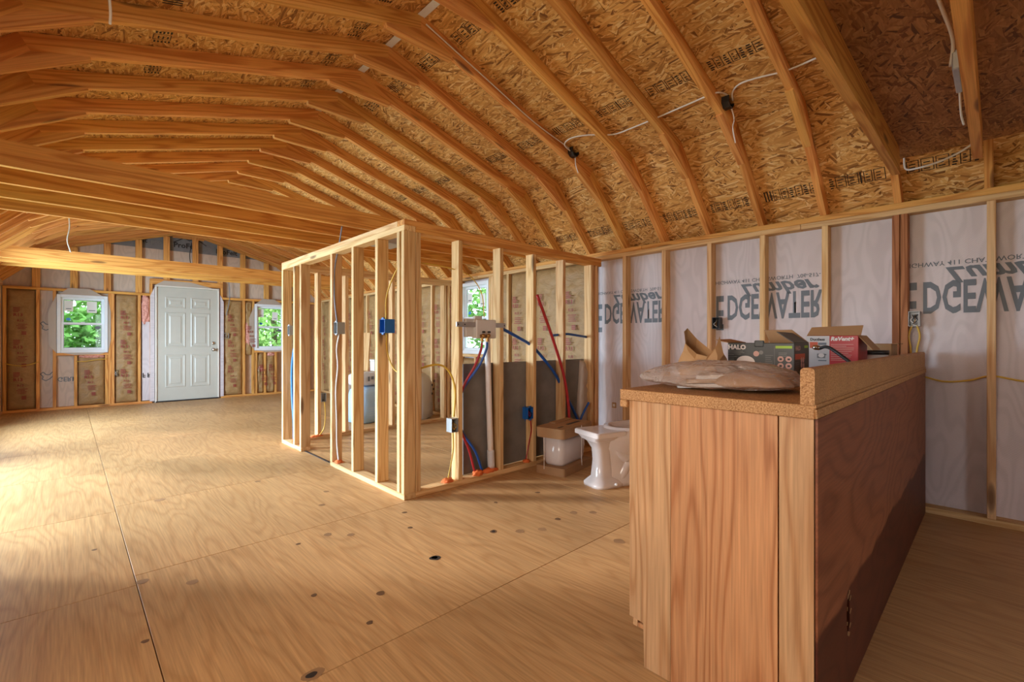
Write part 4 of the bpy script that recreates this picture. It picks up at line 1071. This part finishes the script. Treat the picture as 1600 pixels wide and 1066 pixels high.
ebox('metal outlet box on stud above the dark carton', (WX+.005, 1.618, 1.218), R(-90), 'black', False, ('nm_white', 'brass', 'black'))
ebox('metal outlet box at the doubled reddish stud above the counter end', (WX+.005, .372, 1.211), R(-90), 'grey_box', False, ('nm_white', 'black', 'brass', 'black'))
ebox('grey metal switch box between the paired posts of the bathroom doorway', (1.66, 5.10, 1.182), R(-90), 'grey_box', True, ())
ebox('grey metal switch box on the stud beside the bathroom doorway', (1.645, 3.89, 1.18), R(-90), 'grey_box', True, (), .065, .10, .07)
ebox('blue plastic switch box near the partition corner post', (1.645, 3.08, 1.178), R(-90), 'blue_box', True, (), .075, .10, .08)
ebox('grey metal outlet box low on the front partition stud', (2.05, 2.748, .452), 0, 'grey_box', False, ('nm_yellow', 'brass', 'nm_yellow'), .06, .10)
ebox('blue plastic outlet box low on the front partition stud by the tank', (2.845, 2.748, .456), 0, 'blue_box', True, ('pex_red', 'pex_red', 'black'), .065, .10)
ebox('small grey outlet box low on the back bathroom wall', (2.035, 5.12, .45), 0, 'grey_box', False, ())
ebox('dark outlet box in insulation left of the far door', (.585, FY+.0, .535), 0, 'black', False, ('nm_white', 'nm_white', 'black'), .055, .10, .04)
ebox('wide switch box in insulation right of the far door', (2.165, FY-.012, 1.17), 0, 'grey_box', False, ('black', 'black', 'nm_white', 'black'), .10, .095, .05)
ebox('small dark outlet box under the right far window', (2.735, FY+.0, .50), 0, 'black', False, ('nm_white',), .05, .09, .04)
ebox('grey metal box low on the left wall corner', (LX+.0, 9.85, .42), R(90), 'grey_box', False, ())
def jbox(label, loc, rz=0):
    t = tag(empty('ceiling_junction_box', loc, rz), label, 'junction box')
    n = 8; ring = lambda r, y: [(r*math.cos(2*math.pi*i/n+.39), y, r*math.sin(2*math.pi*i/n+.39)) for i in range(n)]
    link('box_body', loft([ring(.05, 0), ring(.05, -.045), ring(.044, -.047), ring(.042, -.01)], True, True, False), M['black'], t)
    box('knockout_clamp', (-.012, -.03, .045), (.012, -.015, .06), M['black'], t, .002)
    return t
jbox('black octagonal junction box on the nearer knee rafter', (3.13, TY(3)-ST/2-.001, 2.64), 0)
jbox('black octagonal junction box on the further rafter, cable looping in', (3.06, TY(6)-ST/2-.001, 2.655), 0)
sb = tag(empty('metal_splice_box', (2.45, .097, 2.10)), 'perforated galvanised splice box on the nearest loft joist', 'electrical box')
local(box('box_body', (2.32, .0975, 2.055), (2.56, .118, 2.125), M['galv'], sb, .003), sb)
for i in range(5): local(link('punch_hole', disc(.006, .006, 10), M['black'], sb, Matrix(((1, 0, 0, 2.36+i*.04), (0, 0, 1, .1185), (0, 1, 0, 2.08+(i % 2)*.02), (0, 0, 0, 1)))), sb)
# ================================================================== CABLES
def cable(label, pts, mat, r=.0045, name='electrical_cable', cat='cable', seg=7, n=6):
    o = tube(name, pts, r, M[mat], None, seg, n); tag(o, label, cat); return o
def U(x): return A1[1]-(x-CXR)*(A1[1]-K1[1])/(K1[0]-CXR)+.05
cable('white cable drawn through the rafters between both junction boxes', [(3.12, 1.21, 2.665), (3.03, 1.225, 2.66), (2.99, 1.27, 2.655), (2.99, 1.43, 2.648), (3.01, 1.66, 2.648), (3.01, 1.86, 2.642), (3.01, 2.03, 2.646), (2.93, 2.20, 2.672), (2.88, 2.33, 2.675), (2.90, 2.42, 2.66), (3.0, 2.455, 2.65), (3.05, 2.455, 2.645)], 'nm_white', .0055)
cable('white cable arching from nearer junction box toward the loft joist', [(3.14, 1.20, 2.64), (3.06, 1.17, 2.655), (2.99, 1.10, 2.652), (2.99, 1.0, 2.648), (3.02, .85, 2.642), (3.0, .70, 2.638), (2.96, .56, 2.62)], 'nm_white', .0055)
cable('short white cable tail hanging under the nearer junction box', [(3.16, 1.215, 2.60), (3.175, 1.205, 2.53), (3.14, 1.20, 2.46), (3.17, 1.195, 2.37)], 'nm_white', .004)
cable('short white cable tail hanging under the further junction box', [(3.08, 2.455, 2.61), (3.075, 2.445, 2.54), (3.10, 2.44, 2.48)], 'nm_white', .004)
cable('grey cable stapled along the upper rafter to the ridge', [(3.0, 2.455, 2.665), (2.6, 2.472, 2.755), (2.2, 2.472, 2.875), (1.9, 2.472, 2.965), (1.62, 2.472, 3.05)], 'nm_white', .0045)
cable('grey cable bending from loft deck into the splice box', [(1.7, .15, 2.15), (2.0, .13, 2.145), (2.25, .112, 2.13), (2.40, .125, 2.105)], 'nm_white', .006)
cable('white plug lead hanging from the splice box', [(2.56, .108, 2.085), (2.66, .11, 2.05), (2.74, .11, 2.025), (2.80, .105, 2.005)], 'nm_white', .004)
cable('white cable loop across the OSB beside the near joists', [(3.60, .39, 2.16), (3.62, .385, 2.10), (3.61, .34, 2.085), (3.58, .23, 2.09), (3.55, .13, 2.12), (3.5, .098, 2.145), (3.1, .102, 2.15)], 'nm_white', .0055)
cable('tan cable sagging between studs right of the counter', [(WX+.045, .43, .865), (WX+.045, .33, .845), (WX+.045, .23, .82), (WX+.045, .12, .835), (WX+.045, .03, .865), (WX+.045, -.1, .842), (WX+.045, -.25, .84), (WX+.045, -.37, .86)], 'nm_yellow', .0055)
for dy, lb in ((-.012, 'left yellow cable dropping from the box at the counter end'), (.012, 'right yellow cable dropping from the box at the counter end')):
    cable(lb, [(WX+.03, .372-dy, 1.17), (WX+.025, .372-dy*2.2, 1.10), (WX+.03, .375-dy*1.2, 1.0), (WX+.03, .38-dy, .8)], 'nm_yellow', .0055)
cable('white cable tail hanging from the upper left rafters', [(.11, 2.47, 2.62), (.118, 2.47, 2.5), (.125, 2.47, 2.40), (.124, 2.47, 2.345)], 'nm_white', .005)
cable('white cable tail hanging beyond the middle loft joists', [(.007, 5.755, 2.57), (.003, 5.75, 2.3), (.015, 5.745, 2.10), (.0, 5.74, 1.97), (.022, 5.735, 1.865)], 'nm_white', .005)
cable('dark cable running down the gable stud above the far door', [(1.63, FY+.01, 2.85), (1.60, FY+.01, 2.6), (1.63, FY+.01, 2.35), (1.62, FY+.03, 2.18)], 'black', .006)
cable('dark cable dropping beside the far door header', [(2.22, FY+.02, 2.2), (2.235, FY+.02, 2.0), (2.225, FY-.006, 1.86), (2.20, FY-.01, 1.7), (2.17, FY-.012, 1.55)], 'nm_grey', .006)
cable('yellow cable stapled across the far left insulation', [(LX+.03, FY-.02, .735), (-.52, FY-.03, .70), (-.40, FY-.03, .72), (-.31, FY-.008, .755)], 'nm_yellow', .006)
cable('yellow cable across the insulation under the left window', [(.10, FY-.008, .745), (.2, FY-.03, .745), (.33, FY-.03, .765), (.47, FY-.008, .775)], 'nm_yellow', .006)
# side partition cables
cable('grey cable dropping into the doorway switch box', [(1.69, 3.86, 2.05), (1.68, 3.895, 1.90), (1.655, 3.925, 1.70), (1.65, 3.925, 1.50), (1.65, 3.905, 1.35), (1.66, 3.89, 1.225)], 'nm_grey', .0055)
cable('white cable running down the doorway stud to orange foam', [(1.675, 3.885, 1.13), (1.66, 3.90, 1.0), (1.665, 3.89, .85), (1.655, 3.905, .65), (1.66, 3.90, .4), (1.66, 3.895, .2), (1.665, 3.87, .045)], 'nm_white', .0065)
cable('yellow cable curving from the top into the blue box', [(1.72, 2.99, 1.60), (1.70, 3.05, 1.50), (1.685, 3.095, 1.38), (1.68, 3.09, 1.23)], 'nm_yellow', .0055)
cable('yellow cable looping from the blue box around the corner post', [(1.69, 3.10, 1.13), (1.70, 3.11, 1.0), (1.72, 3.05, .87), (1.75, 2.95, .83), (1.80, 2.86, .85)], 'nm_yellow', .0055)
cable('thick yellow cable arching across the first front bay', [(1.74, 2.80, .86), (1.82, 2.80, .885), (1.92, 2.795, .90), (2.0, 2.795, .875), (2.055, 2.79, .80), (2.078, 2.785, .69), (2.065, 2.78, .51)], 'nm_yellow', .0075)
cable('yellow cable from low grey box down to foam', [(2.062, 2.79, .40), (2.065, 2.79, .28), (2.045, 2.79, .17), (2.015, 2.79, .05)], 'nm_yellow', .0055)
cable('thin yellow cable stretched high across the bathroom front', [(1.75, 2.80, 1.62), (1.95, 2.80, 1.615), (2.10, 2.80, 1.60), (2.25, 2.82, 1.57), (2.37, 2.83, 1.45), (2.40, 2.83, 1.26)], 'nm_yellow', .004)
cable('pair of blue pipes between the doorway posts', [(1.69, 5.02, .99), (1.69, 5.07, .85), (1.69, 5.09, .68), (1.69, 5.07, .45), (1.69, 5.03, .25), (1.69, 5.02, .042)], 'pex_lblue', .012, 'blue_pipe', 'pipe')
cable('slim grey cable beside the blue pipe at the doorway posts', [(1.70, 4.99, .99), (1.70, 5.01, .7), (1.70, 5.03, .45), (1.70, 4.98, .042)], 'pex_blue', .008, 'blue_pipe', 'pipe')
cable('bright blue pipe rising from the floor at the back wall', [(3.17, 5.10, .62), (3.20, 5.10, .50), (3.235, 5.10, .36), (3.225, 5.10, .2), (3.195, 5.10, .045)], 'pex_lblue', .012, 'blue_pipe', 'pipe')
cable('yellow cable below the small box on the back wall', [(2.035, 5.10, .40), (2.04, 5.09, .25), (2.02, 5.08, .12), (1.97, 5.08, .045)], 'nm_yellow', .006)
# ================================================================== LAUNDRY BOX AND PIPES
wbx = tag(empty('laundry_outlet_box', (2.31, 2.745, 1.17)), 'white plastic washer outlet box with two brass valves on metal bars', 'outlet box')
def wpart(nm, lo, hi, mat, bev=.003): return local(box(nm, lo, hi, M[mat], wbx, bev), wbx)
wpart('box_body', (2.235, 2.725, 1.09), (2.435, 2.79, 1.235), 'pvc_grey', .006)
wpart('box_rear', (2.165, 2.765, 1.10), (2.30, 2.80, 1.24), 'pvc_grey', .004); wpart('box_tab', (2.245, 2.755, 1.235), (2.315, 2.785, 1.262), 'pvc_grey')
wpart('mounting_bar', (2.055, 2.735, 1.175), (2.24, 2.745, 1.212), 'galv', .002); wpart('mounting_bar', (2.435, 2.735, 1.175), (2.545, 2.745, 1.212), 'galv', .002)
for x in (2.275, 2.328):
    v = local(link('valve', lathe([(.008, -.02), (.012, -.01), (.012, .01), (.016, .012), (.016, .024), (.008, .03)], 12), M['brass'], wbx, Matrix.Translation((x, 2.712, 1.11)) @ Matrix.Rotation(R(90), 4, 'X')), wbx)
    wpart('valve_handle', (x-.022, 2.676, 1.13), (x+.006, 2.684, 1.145), 'black', .002); wpart('valve_neck', (x-.010, 2.70, 1.065), (x+.010, 2.72, 1.10), 'brass')
for x in (2.07, 2.13, 2.53): local(link('screw', disc(.006, .006, 10), M['black'], wbx, Matrix(((1, 0, 0, x), (0, 0, -1, 2.7342), (0, 1, 0, 1.193), (0, 0, 0, 1)))), wbx)
PV = lambda lb, pts, mat, r: cable(lb, pts, mat, r, 'water_pipe', 'pipe', 9)
PV('red water pipe from the laundry box passing behind the stud', [(2.275, 2.71, 1.06), (2.272, 2.72, 1.0), (2.245, 2.76, .88), (2.19, 2.80, .76), (2.15, 2.815, .65), (2.13, 2.82, .5), (2.15, 2.815, .40), (2.22, 2.80, .24), (2.275, 2.795, .05)], 'pex_red', .0095)
PV('blue water pipe from the laundry box crossing the red one', [(2.328, 2.71, 1.06), (2.325, 2.72, 1.0), (2.29, 2.76, .88), (2.22, 2.81, .76), (2.16, 2.83, .65), (2.145, 2.835, .5), (2.175, 2.825, .38), (2.28, 2.80, .22), (2.35, 2.795, .05)], 'pex_blue', .0095)
PV('long red water pipe slanting across the front partition', [(2.905, 2.73, 1.465), (3.03, 2.735, 1.25), (3.15, 2.74, 1.03), (3.255, 2.74, .80), (3.315, 2.74, .60), (3.34, 2.735, .40), (3.345, 2.73, .1)], 'pex_red', .0135)
PV('long blue water pipe slanting down to the corner', [(2.46, 2.80, 1.20), (2.58, 2.80, 1.165), (2.75, 2.80, 1.10), (2.90, 2.80, 1.035), (3.05, 2.80, .925), (3.22, 2.80, .77), (3.33, 2.80, .62), (3.45, 2.80, .46), (3.56, 2.80, .30)], 'pex_blue', .0135)
PV('short blue water pipe running flat into the corner post', [(3.20, 2.815, 1.12), (3.32, 2.815, 1.13), (3.42, 2.815, 1.135), (3.55, 2.815, 1.125), (3.70, 2.815, 1.11)], 'pex_blue', .012)
PV('thin red wire from the low blue box to foam', [(2.85, 2.755, .40), (2.875, 2.77, .30), (2.87, 2.79, .2), (2.83, 2.79, .06)], 'pex_red', .005)
PV('bent blue pipe stub standing by the corner batt', [(3.62, 2.72, .48), (3.56, 2.73, .40), (3.52, 2.74, .33), (3.47, 2.74, .22)], 'pex_blue', .011)
dp = tag(empty('drain_pipe', (2.44, 2.80, .04)), 'white plastic drain pipe rising to the laundry box', 'pipe')
local(link('pipe', tubemesh([(2.445, 2.80, .05), (2.43, 2.80, .4), (2.41, 2.795, .8), (2.395, 2.79, 1.09)], .0235, 14), M['pvc'], dp), dp)
local(link('coupling', tubemesh([(2.446, 2.80, .06), (2.44, 2.80, .2)], .029, 14), M['bag_white'], dp), dp)
# orange fire foam blobs
def foam(label, x, y, z, r, seed):
    bm = bmesh.new(); bmesh.ops.create_icosphere(bm, subdivisions=3, radius=1)
    for v in bm.verts:
        k = 1+.45*mnoise.noise(v.co*2.1+Vector((seed, 0, 0)))+.2*mnoise.noise(v.co*5+Vector((seed, 0, 0))); v.co = Vector((v.co.x*k*r[0], v.co.y*k*r[1], max(-.3, v.co.z*k)*r[2]))
    me = bpy.data.meshes.new('foam'); bm.to_mesh(me); bm.free(); me.polygons.foreach_set('use_smooth', [True]*len(me.polygons))
    tag(link('foam_blob', me, M['foam'], None, Matrix.Translation((x, y, z))), label, 'foam', 'orange foam around pipe holes')
foam('orange foam around the drain pipe foot', 2.41, 2.785, .044, (.085, .035, .022), 1)
foam('orange foam around the red and blue pipe feet', 2.29, 2.78, .044, (.045, .032, .03), 6)
foam('orange foam at the foot of the yellow cable', 2.015, 2.79, .044, (.045, .03, .022), 2)
foam('orange foam under the low blue box', 2.83, 2.785, .044, (.03, .03, .018), 3)
foam('orange foam at the foot of the white cable', 1.665, 3.87, .044, (.03, .035, .018), 4)
foam('orange foam at the foot of the doorway blue pipes', 1.69, 5.0, .044, (.03, .03, .018), 5)
foam('orange foam under the back wall blue pipe', 3.195, 5.10, .044, (.04, .03, .015), 7)
foam('orange foam below the small back wall box', 1.94, 5.08, .044, (.06, .025, .014), 8)
# loose folded batt in the corner
link('loose_batt', batt_mesh(.13, .78, 77, .05), M['poly'], wb, Matrix.Translation((3.62, 2.842, .10)) @ Matrix.Rotation(R(6), 4, 'Y'))

# ================================================================== MATERIALS STORED BEYOND THE BATHROOM
def sack(label, x, y, z, w, d, h, mat, seed, rz=0, name='sack', marks=()):
    t = tag(empty(name, (x, y, z), rz), label, 'bag')
    rings = []
    for j, (f, k) in enumerate(((0, .80), (.05, .98), (.25, 1.04), (.55, 1.0), (.8, .96), (.93, .82), (1.0, .5))):
        r = rrect(w*k, d*k, min(w, d)*.3*k, f*h, 4)
        rings.append([(p[0]+mnoise.noise(Vector((p[0]*9+seed, p[1]*9, p[2]*7)))*.035, p[1]+mnoise.noise(Vector((p[0]*8, p[1]*9+seed, p[2]*8)))*.035, p[2]) for p in r])
    link('sack_skin', loft(rings), M[mat], t)
    for nm, me, mt, mx, mz in marks: link('sack_print', me, M[mt], t, Matrix(((1, 0, 0, mx), (0, 0, -1, -d*.56), (0, 1, 0, mz), (0, 0, 0, 1))))
    return t
sack('tall pale grey sack standing behind the back bathroom wall', 3.50, 5.52, 0, .34, .30, .62, 'bag_white', 1, R(25), marks=(('a', lines(9, .10, .018, 40), 'ink', .02, .22), ('b', rects([(0, 0, .03, .03), (.03, .06, .06, .09), (.0, .12, .03, .15), (0.05, .17, .08, .2)]), 'ink_black', .06, .33)))
sack('light blue plastic wrapped pack beyond the bathroom', 2.92, 5.82, 0, .55, .35, .47, 'bag_blue', 4, R(15), 'wrapped_pack', marks=(('a', lines(4, .3, .03, 50), 'paper', -.18, .2),))
sack('white printed sack lying on the blue pack', 2.90, 5.86, .485, .42, .3, .17, 'bag_white', 9, R(10), marks=(('a', rects([(0, 0, .03, .06), (.05, .02, .09, .06), (.11, 0, .14, .07), (.17, .01, .21, .05)]), 'ink', -.1, .06),))
sack('white sack with purple print beyond the doorway', 3.16, 6.95, 0, .4, .3, .42, 'bag_white', 12, R(10), marks=(('a', rects([(0, 0, .06, .05), (.1, .05, .16, .1), (.02, .12, .08, .17), (.12, .16, .16, .2)]), 'ink', -.1, .12),))
lb = tag(empty('lumber_offcut', (2.98, 5.92, .66)), 'short wood offcut leaning upright on the stored sacks', 'wood')
local(bar('plank', (2.93, 5.96, .665), (2.99, 6.02, 1.18), .09, .038, M['stud'], lb), lb)
gb = tag(empty('grey_parts_box', (3.06, 5.9, .66)), 'small grey box lying on the stored sacks', 'box')
local(box('carton', (2.985, 5.80, .665), (3.12, 5.93, .80), M['pvc_grey'], gb, .003), gb); local(box('lid', (2.98, 5.795, .801), (3.125, 5.935, .82), M['bag_white'], gb, .003), gb)
# floor vent-like metal plate box on joists above bathroom
fx = tag(empty('exhaust_fan_housing', (2.13, 3.79, 1.95)), 'galvanised fan housing fixed to joists above the bathroom', 'fan')
local(box('housing', (2.00, 3.80, 1.955), (2.26, 4.06, 2.03), M['galv'], fx, .004), fx)
local(box('outlet_collar', (2.262, 3.86, 1.97), (2.30, 3.94, 2.025), M['black'], fx, .004), fx)

pl_ = tag(empty('wall_grommet', (XS-.004, 2.66, .43)), 'small tan pipe plate on the wrap in the corner behind the toilet', 'plate')
local(box('plate', (XS-.006, 2.635, .40), (XS-.0005, 2.685, .455), M['card'], pl_, .002), pl_)
local(box('plate_opening', (XS-.0075, 2.648, .415), (XS-.0062, 2.672, .44), M['pvc_grey'], pl_, .0), pl_)
